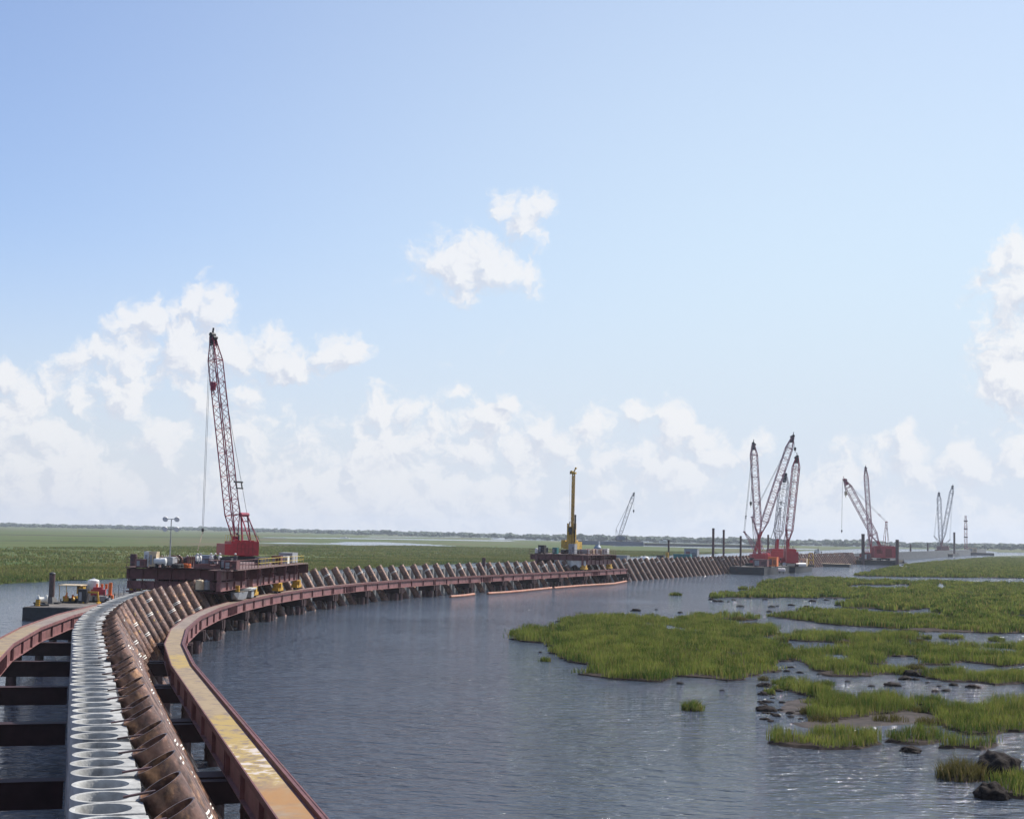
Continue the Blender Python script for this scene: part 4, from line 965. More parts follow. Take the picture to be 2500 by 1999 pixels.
def crate(name, loc, rz, d, m, label, cat, extra=None):
    """box shaped plant: body on skids, lid, door panel, grille"""
    r_ = thing(name, loc, label, cat, rz); x, y, z = d
    mb = MB(); mb.box((0, 0, z*.52), (x, y, z*.9)); mb.box((0, 0, z*.985), (x*1.04, y*1.04, z*.06)); mb.build('body', m, r_)
    mb = MB(); mb.box((-x*.35, 0, z*.035), (x*.12, y, z*.07)); mb.box((x*.35, 0, z*.035), (x*.12, y, z*.07)); mb.build('skid', M['dark'], r_)
    mb = MB(); mb.box((-x*.22, -y/2-.012, z*.5), (x*.32, .02, z*.62)); mb.build('door', extra or M['grey'], r_)
    mb = MB()
    for i in range(5): mb.box((x*.25, -y/2-.012, z*(.32+.09*i)), (x*.32, .02, z*.04))
    mb.build('grille', M['dark'], r_)
    return r_
def tank(loc, rz, r, L, m, label, vertical=False):
    r_ = thing('storage_tank', loc, label, 'tank', rz); mb = MB()
    if vertical:
        mb.tube((0, 0, .15), (0, 0, L), r, 18); mb.ball((0, 0, L), r*.995, 18, 8, (1, 1, .3)); mb.build('shell', m, r_, smooth=True)
        mb = MB(); mb.tube((0, 0, 0), (0, 0, .16), r*1.08, 18); mb.build('base', M['dark'], r_); MB().tube((0, 0, L+r*.2), (0, 0, L+r*.5), r*.25, 10).build('hatch', M['grey'], r_)
    else:
        z = r+.35; mb.tube((0, -L/2, z), (0, L/2, z), r, 18); mb.ball((0, -L/2, z), r*.995, 18, 8, (1, .35, 1)); mb.ball((0, L/2, z), r*.995, 18, 8, (1, .35, 1)); mb.build('shell', m, r_, smooth=True)
        mb = MB()
        for y in (-L*.3, L*.3): mb.box((0, y, .3), (r*1.5, .25, .6))
        mb.build('saddle', M['dark'], r_); MB().tube((0, 0, z+r*.95), (0, 0, z+r*1.15), r*.3, 10).build('hatch', M['grey'], r_)
    return r_
crate('tool_box', dk(364, 180), -h1_, (1.0, 1.2, 1.9), M['white'], 'white upright cabinet at the left end of the near platform', 'cabinet')
crate('tool_box', dk(375.5, 180), -h1_, (.9, 1.3, 1.9), M['tan'], 'tan upright cabinet beside the white one on the near platform', 'cabinet')
tank(dk(391, 179.5), R(90)-h1_, .42, 1.3, M['white'], 'small white tank lying next to the tan cabinet')
crate('generator', tuple(put(g1, 5.2, 19.6)), -h1_, (2., 4., 1.5), M['grey'], 'grey generator at the far end of the near platform by the yellow railing', 'generator')
crate('compressor', dk(500, 186), -h1_, (2.2, 1.6, 1.5), M['blue_grey'], 'blue grey compressor in front of the red crane', 'compressor')
crate('winch_house', dk(566, 176), -h1_, (1.5, 1.6, 1.1), M['primer_dark'], 'dark red box housing at the corner of the near platform', 'housing')
def hose_coil(loc, rz, label, m):
    mb = MB()
    for k in range(4):
        for i in range(14):
            a, b = 2*math.pi*i/14, 2*math.pi*(i+1)/14; rr_ = .55-.05*(k % 2)
            mb.tube((rr_*math.cos(a), rr_*math.sin(a), .08+.13*k), (rr_*math.cos(b), rr_*math.sin(b), .08+.13*k), .07, 6)
    o = mb.build('hose_coil', m, smooth=True); o.location = loc; o.rotation_euler = (0, 0, rz); tag(o, label, 'hose coil')
hose_coil(Vector(dk(437, 180)), 0, 'dark coil of hose on the near platform behind the railing', M['dark'])
hose_coil(Vector(dk(455, 181)), 0, 'orange coil of hose on the near platform', M['orange'])
def gas_rack(loc, rz, label, m):
    r_ = thing('gas_bottle_rack', loc, label, 'gas bottle rack', rz)
    mb = MB(); [mb.bar((x, y, 0), (x, y, 1.5), .06) for x in (-.6, .6) for y in (-.3, .3)]; [mb.bar((-.6, y, z), (.6, y, z), .05) for y in (-.3, .3) for z in (.5, 1.2)]; mb.build('frame', M['primer_dark'], r_)
    for i in range(4): b_ = MB().tube((-.42+.28*i, 0, .05), (-.42+.28*i, 0, 1.35), .12, 10).build('bottle', m, r_, smooth=True); MB().tube((-.42+.28*i, 0, 1.35), (-.42+.28*i, 0, 1.52), .05, 6).build('valve', M['band'], b_)
def spool(loc, rz, label, m):
    r_ = thing('cable_spool', loc, label, 'cable spool', rz)
    for x in (-.5, .5): MB().tube((x-.05, 0, .75), (x+.05, 0, .75), .75, 18).build('flange', m, r_)
    MB().tube((-.44, 0, .75), (.44, 0, .75), .5, 16).build('cable', M['dark'], r_, smooth=True)
gas_rack(dk(403, 181.5), -h1_, 'rack of tan gas bottles beside the floodlight tower', M['tan'])
gas_rack(dk(467, 183), -h1_, 'rack of dark red gas bottles left of the worker in the pale shirt', M['primer'])
spool(dk(428, 183.5), R(70), 'rusty cable spool right of the floodlight tower', M['rust_pipe'])
spool(dk(447, 185), R(20), 'cable spool with pale flanges behind the orange hose coil', M['band'])
crate('tool_box', dk(345, 179), -h1_, (1.1, 1., 1.0), M['primer'], 'low red brown box by the spud at the left end of the near platform', 'box')
crate('tool_box', dk(553, 178), -h1_, (1.3, 1.1, 1.4), M['dark'], 'dark cabinet beside the red brown box housing on the near platform', 'cabinet')
crate('welding_set', tuple(put(g1, 6., 13.5)), -h1_, (1., 1.4, 1.1), M['white'], 'white welding set behind the yellow railing', 'welding set')
crate('tool_box', tuple(put(g1, 5.6, 10.)), -h1_, (1.3, 1.5, 1.2), M['primer_dark'], 'dark red chest behind the yellow railing right of the crane', 'chest')
bm_ = thing('spreader_beam', dk(520, 178), 'long red brown spreader beam lying along the front edge of the near platform', 'spreader beam', R(2)); mb = MB(); mb.box((0, 0, .35), (4.6, .06, .5)); mb.box((0, 0, .1), (4.6, .4, .05)); mb.box((0, 0, .6), (4.6, .4, .05)); mb.build('beam', M['primer'], bm_); mb = MB(); [mb.tube((x, -.05, .72), (x, .05, .72), .16, 10) for x in (-1.9, 0, 1.9)]; mb.build('lifting_eye', M['dark'], bm_)
for i, x in enumerate((430, 506)): hose_coil(Vector(dk(x, 178.6)), 0, ('dark hose coil near the cable spools on the platform edge', 'grey hose coil at the platform edge left of the spreader beam')[i], M['dark'] if i == 0 else M['grey'])
def drum(loc, m, label, group):
    r_ = thing('drum', loc, label, 'drum', 0, group); MB().tube((0, 0, 0), (0, 0, .88), .29, 14).build('body', m, r_, smooth=True)
    mb = MB()
    for z in (.02, .3, .58, .86): mb.tube((0, 0, z-.02), (0, 0, z+.02), .305, 14)
    mb.build('hoop', M['dark'], r_)
person(dk(574, 185), R(160), 'worker in dark clothes and white hard hat below the red crane', M['shirt_dark'], M['white'])
person(dk(480, 180), R(-120), 'worker in pale shirt at the platform edge guiding the sling', M['shirt_white'], M['white'], 1.3, .05)
person(dk(489, 180.5), R(80), 'worker in white shirt just right of the sling', M['shirt_white'], M['grey'], .2)
for i, (x, y, l) in enumerate(((515, 183., 'leftmost worker of the three in a row beside the blue grey compressor'), (525, 183.6, 'middle worker of the three in a row beside the blue grey compressor'), (536, 184.2, 'rightmost worker of the three in a row beside the blue grey compressor'))):
    person(dk(x, y), R(150+40*i), l, M['shirt_white'] if i != 1 else M['shirt_dark'], M['white'], .3*i)
# pale sling bundle and plant under the platform
tank((at(488, 1420, 176).x, 176, 4.9), -h1_, .5, 1.2, M['tan'], 'cream upright tank under the near platform, left of a grey one', True)
tank((at(504, 1420, 176.5).x, 176.5, 4.9), -h1_, .45, 1.1, M['grey'], 'grey upright tank under the near platform beside a cream one', True)
# skiff and planks on the right runway
q = rp(150, 6.0, 3.66); hq = row(150)[1]
sk = thing('work_skiff', tuple(q), 'grey steel skiff lying on the right runway in front of the platform', 'skiff', -hq)
mb = MB(); st = [(-2.9, .08, .75), (-2.1, .55, .1), (0, .8, 0), (2.4, .8, .05)]; pts = []
for y, w_, z in st: pts += [(-w_, y, .95), (-w_*.7, y, z), (w_*.7, y, z), (w_, y, .95)]
fs = [(4*i+j, 4*i+j+1, 4*i+j+5, 4*i+j+4) for i in range(3) for j in range(3)]+[(0,1,2,3), (12,13,14,15)]
mb.add(pts, fs); mb.build('hull', M['grey'], sk)
mb = MB(); mb.box((0, .6, .93), (1.5, 3.2, .06)); mb.build('seat_deck', M['barge_deck'], sk); mb = MB(); mb.box((0, -.6, 1.35), (.45, .5, .75)); mb.build('console', M['yellow'], sk)
q = rp(155.5, 6.0, 3.66); o = thing('steel_plate_stack', tuple(q), 'pale flat plates stacked on a grey bundle behind the skiff', 'plate stack', -row(155.5)[1])
mb = MB()
for i in range(3): mb.box((.05*i, .1*i, 1.02+.09*i), (1.6, 4.6-.3*i, .07))
mb.build('plate', M['white'], o); mb = MB(); mb.box((0, 1., .5), (1.2, 1.6, .96)); mb.box((0, -1.4, .5), (.4, .5, .96)); mb.build('trestle_block', M['grey'], o)
spud(tuple(at(323, 1400, 184)*Vector((1, 1, 0)) if False else (at(323, 1443, 184).x, 184, 0)), at(323, 1352, 184).z, .42, 'tall dark spud pile at the left end of the near platform')

# second gantry with the drilling rig
G2, g2, h2_, zt2 = gantry(352., -6, 17, [(-6., 17., 4.95, 6.25, 6.6, 7.4)], 'far shorter red brown gantry platform carrying a yellow drilling rig', (-4.5, 15.5), [(-8.2, 7.6, -6.2, 17.2)])
mb = MB(); zd = zt2+.09
railing(mb, [(-8, -6, zd), (7.4, -6, zd), (7.4, 17, zd)], 1.1, 2.); mb.build('handrail', M['primer_dark'], G2)
def put2(x, y): return put(g2, x, y, None, zt2)
rgp = put2(.15, 4.); dr = rgp.y
rig = thing('drilling_rig', tuple(rgp), 'yellow drilling rig with tall upright mast on the far gantry platform', 'drilling rig', -h2_)
crawler_base(rig, 0, 5.4, 4.)
mb = MB(); mb.box((-.3, .5, 2.2), (3.2, 5.2, 1.9)); mb.box((-.6, 1., 3.3), (2., 3., .5)); mb.build('machine_house', M['rig_yellow'], rig)
MB().box((-2., -1.2, 2.5), (1.1, 1.7, 2.1)).build('cab', M['rig_yellow'], rig)
mb = MB(); mb.box((1.2, -2.2, 4.6), (.5, .5, 6.4)); mb.box((.1, -2.2, 4.2), (1.6, .35, 5.6)); mb.box((-.75, -2.2, 4.8), (.3, .5, 6.)); mb.build('lower_lead', M['rig_yellow'], rig)
mb = MB(); zt_ = at(1396, 1158, dr).z-rgp.z
lattice(mb, (.5, -2.4, 1.), (.62, -2.4, zt_), .60, .08, .05, 34, .02, .02, .8); mb.box((.56, -2.4, zt_*.5), (.2, .2, zt_*.96)); mb.build('mast', M['rig_yellow'], rig)
mb = MB(); mb.box((.5, -2.4, zt_+.25), (1.5, .9, .5)); mb.tube((.1, -2.7, zt_+.5), (.1, -2.1, zt_+.5), .4, 10); mb.bar((.6, -2.4, zt_+.4), (1.2, -2.4, zt_+1.5), .25); mb.tube((1.2, -2.6, zt_+1.5), (1.2, -2.2, zt_+1.5), .25, 8); mb.build('mast_head', M['rig_yellow'], rig)
mb = MB(); mb.tube((1.25, -2.4, 3.), (1.3, -2.4, 9.3), .16, 8); mb.tube((1.3, -2.4, 6.3), (1.3, -2.4, 10.), .24, 8); mb.build('hydraulic_cylinder', M['dark'], rig, smooth=True)
mb = MB(); mb.tube((-1.6, 0, 4.5), (-.2, -2.3, 8.2), .14, 6); mb.tube((-1.6, 1, 4.), (-1.6, 0, 4.6), .2, 6); mb.build('stay_strut', M['dark'], rig)
mb = MB(); mb.box((0.1, -2.5, 6.2), (.9, .8, 1.1)); mb.tube((.1, -2.5, 5.), (.1, -2.5, 6.), .38, 10); mb.build('rotary_head', M['dark'], rig)
mb = MB()
for x in (-.25, .95): mb.tube((x, -2.8, 6.), (x+.1, -2.8, zt_), .025, 4)
mb.build('hoist_line', M['cable'], rig)
crate('power_pack', tuple(put2(2.4, -2.6)), -h2_, (1.6, 2., 2.6), M['grey'], 'tall pale grey power pack in front of the yellow drilling rig', 'power pack')
crate('tool_box', tuple(put2(-5.7, -3.)), -h2_, (1.6, 1.6, 2.1), M['dark'], 'dark box on the left end of the far platform', 'box')
crate('tool_box', tuple(put2(-1.7, -4.)), -h2_, (1.2, 1.4, 1.6), M['teal'], 'small teal box near the middle of the far platform', 'box')
crate('tool_box', tuple(put2(6.3, 12.)), -h2_, (1.4, 1.6, 1.5), M['white'], 'white box at the right end of the far platform', 'box')
tank(tuple(put2(-6.6, -4.6)), -h2_, .4, 1.2, M['white'], 'little white tank on the left corner of the far platform', True)
for i in range(4):
    o = thing('pipe_rack', tuple(put2(4.2+.2*(i % 2), 1.5+3.2*i)), ('nearest','second','third','farthest')[i]+' pale rack of drill pipes on the right of the far platform', 'pipe rack', -h2_, 'drill pipe racks on the far platform')
    mb = MB()
    for j in range(3):
        for k in range(3): mb.tube((-1.2, -.5+.4*j, .35+.38*k), (1.2, -.5+.4*j, .35+.38*k), .15, 8)
    mb.build('drill_pipe', M['tan'] if i % 2 else M['grey'], o)
    mb = MB(); [mb.box((x, 0, .7), (.1, 1.5, 1.4)) for x in (-.9, .9)]; mb.build('rack_frame', M['primer'], o)
person(tuple(put2(-3.6, -5.)), R(170), 'worker in dark clothes at the rail of the far platform', M['shirt_dark'], M['white'])
# pale striped tarpaulin hung beneath the far platform
p_ = g2(2.4, -5.6, 5.2); ob = thing('curtain', tuple(p_), 'white and grey tarpaulin hanging under the far gantry platform', 'tarpaulin', -h2_)
mb = MB(); pts = []; nn = 24
for i in range(nn+1): x = -3.8+8.4*i/nn; y = .12*math.sin(i*1.3); zb_ = -1.0+.75*abs(math.sin(i*.5)); pts += [(x, y, .95), (x, y*1.6, zb_), (x, y*1.6+.03, zb_), (x, y+.03, .95)]
fs = []
for i in range(nn):
    for k in range(4): fs.append((4*i+k, 4*i+(k+1) % 4, 4*i+4+(k+1) % 4, 4*i+4+k))
mb.add(pts, fs); mb.build('sheet', M['white'], ob, smooth=True)
mb = MB(); mb.tube((-3.9, 0, 1.0), (4.7, 0, 1.0), .05, 6); mb.build('rope', M['cable'], ob)
spud((at(1181, 1375, 330).x, 330, 0), at(1181, 1361, 330).z, .42, 'lone dark pile standing in the channel beyond the bend')

# ------------------------------------------------------------------ the plant barge on the left
bl = (-57.2, 214., 0); B1 = barge('deck_barge', bl, R(1.), 46, 11, 1.7, 'dark flat deck barge with yellow plant moored left of the barrier')
def pb(x, y): return (bl[0]+x, bl[1]+y, 1.76)
sp1 = thing('spud_pile', (at(125, 1470, 200).x, 200, 1.76), 'rusty spud post in a flared collar at the near end of the left barge', 'spud pile')
MB().tube((0, 0, 0), (0, 0, 4.0), .38, 14).build('post', M['pile_steel'], sp1, smooth=True)
mb = MB(); mb.tube((0, 0, 0), (0, 0, .9), 1.15, 10, .5); mb.box((0, 0, .12), (2.4, 1.6, .24)); mb.build('collar', M['dark'], sp1); MB().ball((0, 0, 4.0), .45, 12, 6, (1, 1, .5)).build('cap', M['dark'], sp1, smooth=True)
w1 = thing('winch', (at(100, 1475, 194).x, 194.5, 1.76), 'pale cable winch near the bow of the left barge', 'winch', R(30))
mb = MB(); mb.tube((-.5, 0, .75), (.5, 0, .75), .38, 12); mb.tube((-.56, 0, .75), (-.5, 0, .75), .68, 14); mb.tube((.5, 0, .75), (.56, 0, .75), .68, 14); mb.build('cable_drum', M['band'], w1, smooth=True); mb = MB(); mb.box((0, 0, .1), (1.5, 1.2, .2)); mb.bar((-.6, .4, .1), (-.6, 0, .8), .1); mb.bar((.6, .4, .1), (.6, 0, .8), .1); mb.build('frame', M['dark'], w1)
drum((at(91, 1474, 193.).x, 193.2, 1.76), M['yellow'], 'yellow drum by the pale winch on the left barge', None)
cn = thing('canopy', (at(172, 1470, 204).x, 205, 1.76), 'flat cream canopy on thin yellow posts on the left barge', 'canopy')
MB().box((0, 0, 2.35), (3.1, 3.6, .10)).build('roof', M['tan'], cn)
for x in (-1.4, 1.4):
    for y in (-1.6, 1.6): MB().tube((x, y, 0), (x, y, 2.3), .05, 6).build('post', M['yellow'], cn)
mb = MB(); mb.box((1.0, .4, 1.7), (.9, 1.2, 1.1)); mb.build('hanging_panel', M['rig_yellow'], cn)
def pump(loc, rz, m, label, sc=1.):
    r_ = thing('pump_set', loc, label, 'pump', rz)
    mb = MB(); mb.box((0, 0, .12), (1.3*sc, 2.2*sc, .2)); mb.build('skid', M['dark'], r_)
    mb = MB(); mb.box((0, .35*sc, .6*sc), (.8*sc, 1.1*sc, .8*sc)); mb.tube((0, -.7*sc, .5*sc), (0, -.2*sc, .5*sc), .35*sc, 12); mb.build('engine', m, r_)
    mb = MB(); mb.tube((.2*sc, .4*sc, 1.*sc), (.2*sc, .4*sc, 1.6*sc), .07, 6); mb.tube((0, -.6*sc, .6*sc), (0, -.6*sc, 1.2*sc), .14*sc, 8); mb.build('pipe', M['orange'] if m is M['yellow'] else M['dark'], r_)
    mb = MB(); [mb.tube((sx*.66*sc, -.5*sc, .35*sc), (sx*.8*sc, -.5*sc, .35*sc), .35*sc, 12) for sx in (-1, 1)]; mb.build('wheel', M['dark'], r_)
    return r_
def onb(u, d): return (at(u, 1470, d).x, d, 1.76)
pump(onb(160, 203), R(20), M['yellow'], 'yellow pump under the cream canopy, its left one', .9)
pump(onb(184, 204), R(-30), M['yellow'], 'yellow pump under the cream canopy, its right one', .9)
crate('tool_box', onb(203, 203), 0, (1.2, 1.2, 1.9), M['dark'], 'dark upright cabinet right of the cream canopy', 'cabinet')
tank(onb(212, 209), R(15), 1.0, 2.6, M['white'], 'big white horizontal tank behind the canopy on the left barge')
t_ = tank(onb(226, 207.5), 0, .8, 2.9, M['white'], 'white upright tank between canopy and red machine', True)
fr = thing('lifting_frame', onb(224, 203), 'yellow arched lifting frame in front of the white tanks', 'frame')
mb = MB(); mb.bar((-.95, 0, 0), (-.75, 0, 1.5), .2); mb.bar((.95, 0, 0), (.75, 0, 1.5), .2); mb.bar((-.85, 0, 1.5), (.85, 0, 1.5), .24); mb.bar((-.95, -.8, .1), (-.95, .8, .1), .2); mb.bar((.95, -.8, .1), (.95, .8, .1), .2); mb.build('arch', M['yellow'], fr)
rm = thing('cement_mixer', onb(245, 207), 'red orange mixing machine with stacks on the left barge', 'mixer', R(10))
mb = MB(); mb.box((-.3, 0, 1.35), (1.9, 1.6, .8)); mb.box((-.4, 0, 1.9), (1.2, 1.2, .3)); mb.build('hopper', M['red_pale'], rm)
mb = MB(); [mb.tube((x, .2, 1.8), (x, .2, 2.5), .18, 10) for x in (-.6, .1, .7)]; mb.tube((1.3, -.3, .3), (1.3, -.3, 2.7), .25, 12); mb.box((1.3, -.4, .6), (.9, 1.1, .8)); mb.build('stack', M['orange'], rm, smooth=True)
for x in (-.8, .8):
    wb = MB().tube((x-.15, -.95, .5), (x+.15, -.95, .5), .5, 14).build('wheel', M['dark'], rm); MB().tube((x-.17, -.95, .5), (x+.17, -.95, .5), .25, 10).build('hub', M['white'], wb)
pump(onb(258, 205), R(80), M['grey'], 'grey wheeled pump in front of the red mixer', .9)
pump(onb(276, 210), R(10), M['grey'], 'small grey pump right of the red mixer', .7)
fn = thing('mesh_fence', onb(300, 212), 'pale grey mesh barrier standing along the far part of the left barge', 'fence')
mb = MB(); 
for i in range(8): mb.tube((-2.2+.63*i, .5*i, 0), (-2.2+.63*i, .5*i, 2.3), .05, 6)
mb.build('post', M['grey'], fn); mb = MB()
for k in range(9): mb.tube((-2.2, 0, .15+.26*k), (2.2, 3.5, .15+.26*k), .03, 4)
for k in range(30): t = k/29; mb.tube((-2.2+4.4*t, 3.5*t, .1), (-2.2+4.4*t, 3.5*t, 2.25), .022, 4)
mb.build('mesh', M['blue_grey'], fn)
for i, x in enumerate((-6.3, -5.6, -5.0, -4.1, -3.5, -2.2)): drum(tuple(g1(x, -17.5+.25*(i % 3), 4.55)), (M['yellow'], M['rig_yellow'])[i % 2], 'yellow drum in the row on the walkway hung under the near platform', 'yellow drums in the row under the near platform')
pump(tuple(g1(-1.2, -17.3, 4.55)), R(80)-h1_, M['dark'], 'dark pump on the walkway hung under the near platform', .8)
hose_coil(g1(.4, -17.4, 4.55), 0, 'tan hose coil on the walkway hung under the near platform', M['tan'])
hose_coil(Vector(onb(290, 204)), 0, 'dark green hose coil at the right edge of the left barge', M['teal'])

# ------------------------------------------------------------------ barges and plant behind the far wall
def behind(s, o): q = rp(s, o); return q
hB = row(450)[1]
for (s, o_, L_, lab, hm) in ((420, -19, 46, 'low dark barge behind the pipe rack carrying a grey silo', None), (490, -20, 60, 'low dark barge behind the pipe rack carrying a teal container', None), (585, -21, 56, 'blue grey covered barge behind the pipe rack beyond the tall spuds', M['blue_grey'])):
    q = behind(s, o_); barge('deck_barge', (q.x, q.y, 0), -hB, L_, 11, 2.4, lab, hm)
def bh(u, s, o_=-18.): # point on those barges seen at column u
    return u
def onfar(u, off_=-18., z=2.46):
    best = min((abs((lambda p: CX+F*(p.x/p.y))(rp(s_, off_))-u), s_) for s_ in range(330, 800))[1]; q = rp(best, off_); return (q.x, q.y, z)
c_ = onfar(1464); sl_ = thing('silo', c_, 'blue grey tower silo rising behind the wall just right of the far platform', 'silo')
mb = MB(); mb.tube((0, 0, .0), (0, 0, 6.2), 1.3, 14, 1.15); mb.tube((0, 0, 6.2), (0, 0, 7.0), 1.15, 14, .5); mb.build('shell', M['blue_grey'], sl_, smooth=True); mb = MB(); mb.tube((.4, 0, 6.8), (.4, 0, 8.1), .3, 8); mb.build('vent', M['white'], sl_); mb = MB(); [mb.box((-1.25, .1*k*0, .5+.4*k), (.3, .5, .05)) for k in range(14)]; mb.build('ladder', M['dark'], sl_)
crate('pump_house', onfar(1488), -hB, (2.6, 2.4, 4.0), M['grey'], 'small dark grey hut right of the blue grey silo', 'hut')
crate('site_cabin', onfar(1524), -hB, (4.2, 3., 3.6), M['grey'], 'grey site cabin with pale roof behind the pipe rack', 'cabin', M['tan'])
tank(onfar(1578), R(70)-hB, 1.4, 2.2, M['white'], 'round white tank showing over the pipe rack')
crate('tool_box', onfar(1619), -hB, (2.4, 2., 3.4), M['dark'], 'dark box left of the yellow post behind the wall', 'box')
yp = thing('lifting_frame', onfar(1634), 'yellow upright frame beside a black post behind the wall', 'frame', -hB)
mb = MB(); mb.box((0, 0, 2.2), (1., .5, 4.4)); mb.bar((-.8, 0, .2), (.8, 0, .2), .4); mb.build('upright', M['rig_yellow'], yp); MB().bar((0, -.3, .5), (0, -.3, 4.), .1).build('ladder', M['dark'], yp)
spud((onfar(1638)[0], onfar(1638)[1], 0), 11.2, .33, 'short black post behind the wall left of the teal container')
person(onfar(1646), R(170), 'worker in white beside the black post behind the wall', M['shirt_white'], M['white'])
tc_ = onfar(1672); ct = thing('shipping_container', tc_, 'teal shipping container behind the wall', 'container', -hB)
mb = MB(); mb.box((0, 0, 2.3), (6.4, 2.5, 2.7)); [mb.box((-3+.4*k, -1.27, 2.3), (.2, .06, 2.5)) for k in range(16)]; mb.build('body', M['teal'], ct); mb = MB(); [mb.box((x, 0, .47), (.3, 2.4, .92)) for x in (-2.9, 0, 2.9)]; mb.build('support', M['dark'], ct)
crate('site_cabin', onfar(1694), -hB, (5., 3., 5.6), M['grey'], 'tall grey brown cabin next to the teal container', 'cabin', M['primer'])
pump((onfar(1707)[0], onfar(1707)[1], 2.46), R(-20), M['orange'], 'orange machine behind the wall right of the teal container', 2.)
pump((onfar(1716)[0], onfar(1716)[1], 2.46), R(30), M['white'], 'white and rusty machine right of the orange one', 1.9)
cr_ = rp(585, -21, 2.46); sh_ = thing('barge_cover', tuple(cr_), 'long low blue grey cover on the barge behind the tall spuds', 'barge cover', -hB)
MB().extrude([(-24, 0), (24, 0), (24, 1.0), (22, 1.9), (-22, 1.9), (-24, 1.0)], -4.2, 4.2).build('cover', M['blue_grey'], sh_); mb = MB(); [mb.box((0, -22+4.4*k, 1.95), (8., .3, .1)) for k in range(11)]; mb.build('cover_rib', M['white'], sh_)
sA, sB = rp(548, -9.), rp(566, -9.5)
spud((at(1741, 1350, 545).x, 545, 0), at(1741, 1289, 545).z, .45, 'taller of the two dark spuds standing behind the pipe rack', group=None)
spud((at(1766.5, 1350, 575).x, 575, 0), at(1766.5, 1293, 575).z, .42, 'shorter of the two dark spuds standing behind the pipe rack')

# ------------------------------------------------------------------ crane cluster on barges
hC = row(560)[1]
bA = gp(1844, 1400.5); bA = (bA.x+3, 528., 0)
barge('crane_barge', bA, -hC, 44, 12, 2.6, 'black hulled crane barge in front of the far pipe rack')
bB = (at(1938, 1385, 560).x, 566., 0)
barge('crane_barge', bB, -hC, 34, 10, 2.2, 'lower pale decked barge right of the black crane barge', None, M['tan'])
def cr(u, d, z): p = at(u, 1350, d); return (p.x, d, z)
GC = 'cranes crowded on the far barges'
c1 = cr(1846, 522, 2.66); crane(c1, R(60), 2.66, at(1852, 1306, 522), at(1839, 1084, 522), 'leftmost near vertical crane of the far cluster, red below and pale above', GC, M['boom_white'], M['red_pale'], w=2.3, rc=.15, rl=.075, nseg=22, body=(3.6, 8., 3.), mast_top=at(1817, 1298, 522), hook=(at(1833, 1229, 522), .9, Vector((0,0,0)), M['dark']), body_rot=.6)
c2 = cr(1866, 535, 2.66); crane(c2, R(-20), 2.66, at(1858, 1300, 535), at(1936, 1066, 535), 'crane of the far cluster whose pale boom leans right above all others', GC, M['boom_white'], M['red'], w=2.4, rc=.15, rl=.075, nseg=26, body=(3.8, 8., 3.2), mast_top=at(1836, 1262, 535), hook=(at(1941, 1096, 535), .9, Vector((0,0,0)), M['dark']), cw=True)
c3 = cr(1899, 590, 2.5); crane(c3, R(10), 2.5, at(1898, 1318, 590), at(1917, 1160, 590), 'shorter whitish crane behind the middle of the far cluster', GC, M['boom_pale'], M['red'], w=3.2, rc=.15, rl=.08, nseg=14, body=(8., 9., 4.6), mast_top=at(1905, 1240, 590))
c4 = cr(1927, 552, 2.26); crane(c4, R(5), 2.26, at(1924, 1318, 552), at(1946, 1116, 552), 'right hand crane of the far cluster with tall red house and dark chords', GC, M['boom_red'], M['red'], w=2.5, rc=.15, rl=.075, nseg=20, body=(3.6, 6.5, 5.2), mast_top=at(1920, 1294, 552))
q = at(1891, 1370, 600); barge('crane_barge', (q.x, 604, 0), -hC, 34, 13, 2.4, 'barge behind the far cluster carrying the whitish crane')
crate('deck_house', cr(1888, 515, 2.66), -hC, (3., 3., 3.4), M['orange'], 'rusty orange deck house on the black crane barge', 'deck house', M['primer'])
crate('winch_house', cr(1858, 512, 2.66), -hC, (5., 3., 2.6), M['primer'], 'red brown winch house on the near end of the black crane barge', 'winch house')
tank(cr(1908, 520, .4), R(85), .75, 2.2, M['white'], 'white cylinder floating between the two crane barges')
for i, (u, lb) in enumerate(((1922, 'left one of the two white pipes laid along the low barge'), (1950, 'right one of the two white pipes laid along the low barge'))):
    o = MB(); p0 = at(u-9, 1391, 549+2*i); p1 = at(u+16, 1389, 551+2*i); o.tube((0, 0, 0), Vector((p1.x-p0.x, 2, 0)), .75, 14); q = o.build('pipe_length', M['white'], smooth=True); q.location = (p0.x, p0.y, 3.); tag(q, lb, 'pipe', 'white pipes on the low barge')
crate('generator', cr(1962, 556, 2.26), -hC, (2.6, 2.2, 3.), M['tan'], 'cream generator near the right end of the low barge', 'generator')
ld = thing('lead_frame', cr(1980, 562, 2.26), 'yellow pile guide frame at the right end of the low barge', 'frame', -hC)
mb = MB(); [mb.bar((x, 0, 0), (x*.7, 0, 5.), .3) for x in (-1., 1.)]; mb.bar((-.7, 0, 5), (.7, 0, 5), .35); mb.bar((-.9, 0, 2.4), (.9, 0, 2.4), .25); mb.build('frame', M['rig_yellow'], ld); MB().box((0, 0, .3), (2.6, 1.6, .6)).build('base', M['dark'], ld)
spud((at(1808, 1370, 512).x, 512, 0), at(1808, 1308, 512).z, .36, 'dark spud at the left end of the crane cluster')
spud((at(1875, 1370, 590).x, 590, 0), at(1875, 1305, 590).z, .36, 'dark spud rising between the crane booms of the cluster')
q = at(2029, 1379, 680); barge('deck_barge', (q.x, 690, 0), R(70), 22, 7, 1.4, 'small low barge with pale deck just right of the crane cluster', None, M['tan'])
q = at(2000, 1350, 700); br3 = thing('pipe_barge_load', (at(2078, 1360, 800).x, 802, 2.0), 'brown bundle of long pipes stacked on a barge between the cranes', 'pipe stack', -hC+R(75))
mb = MB()
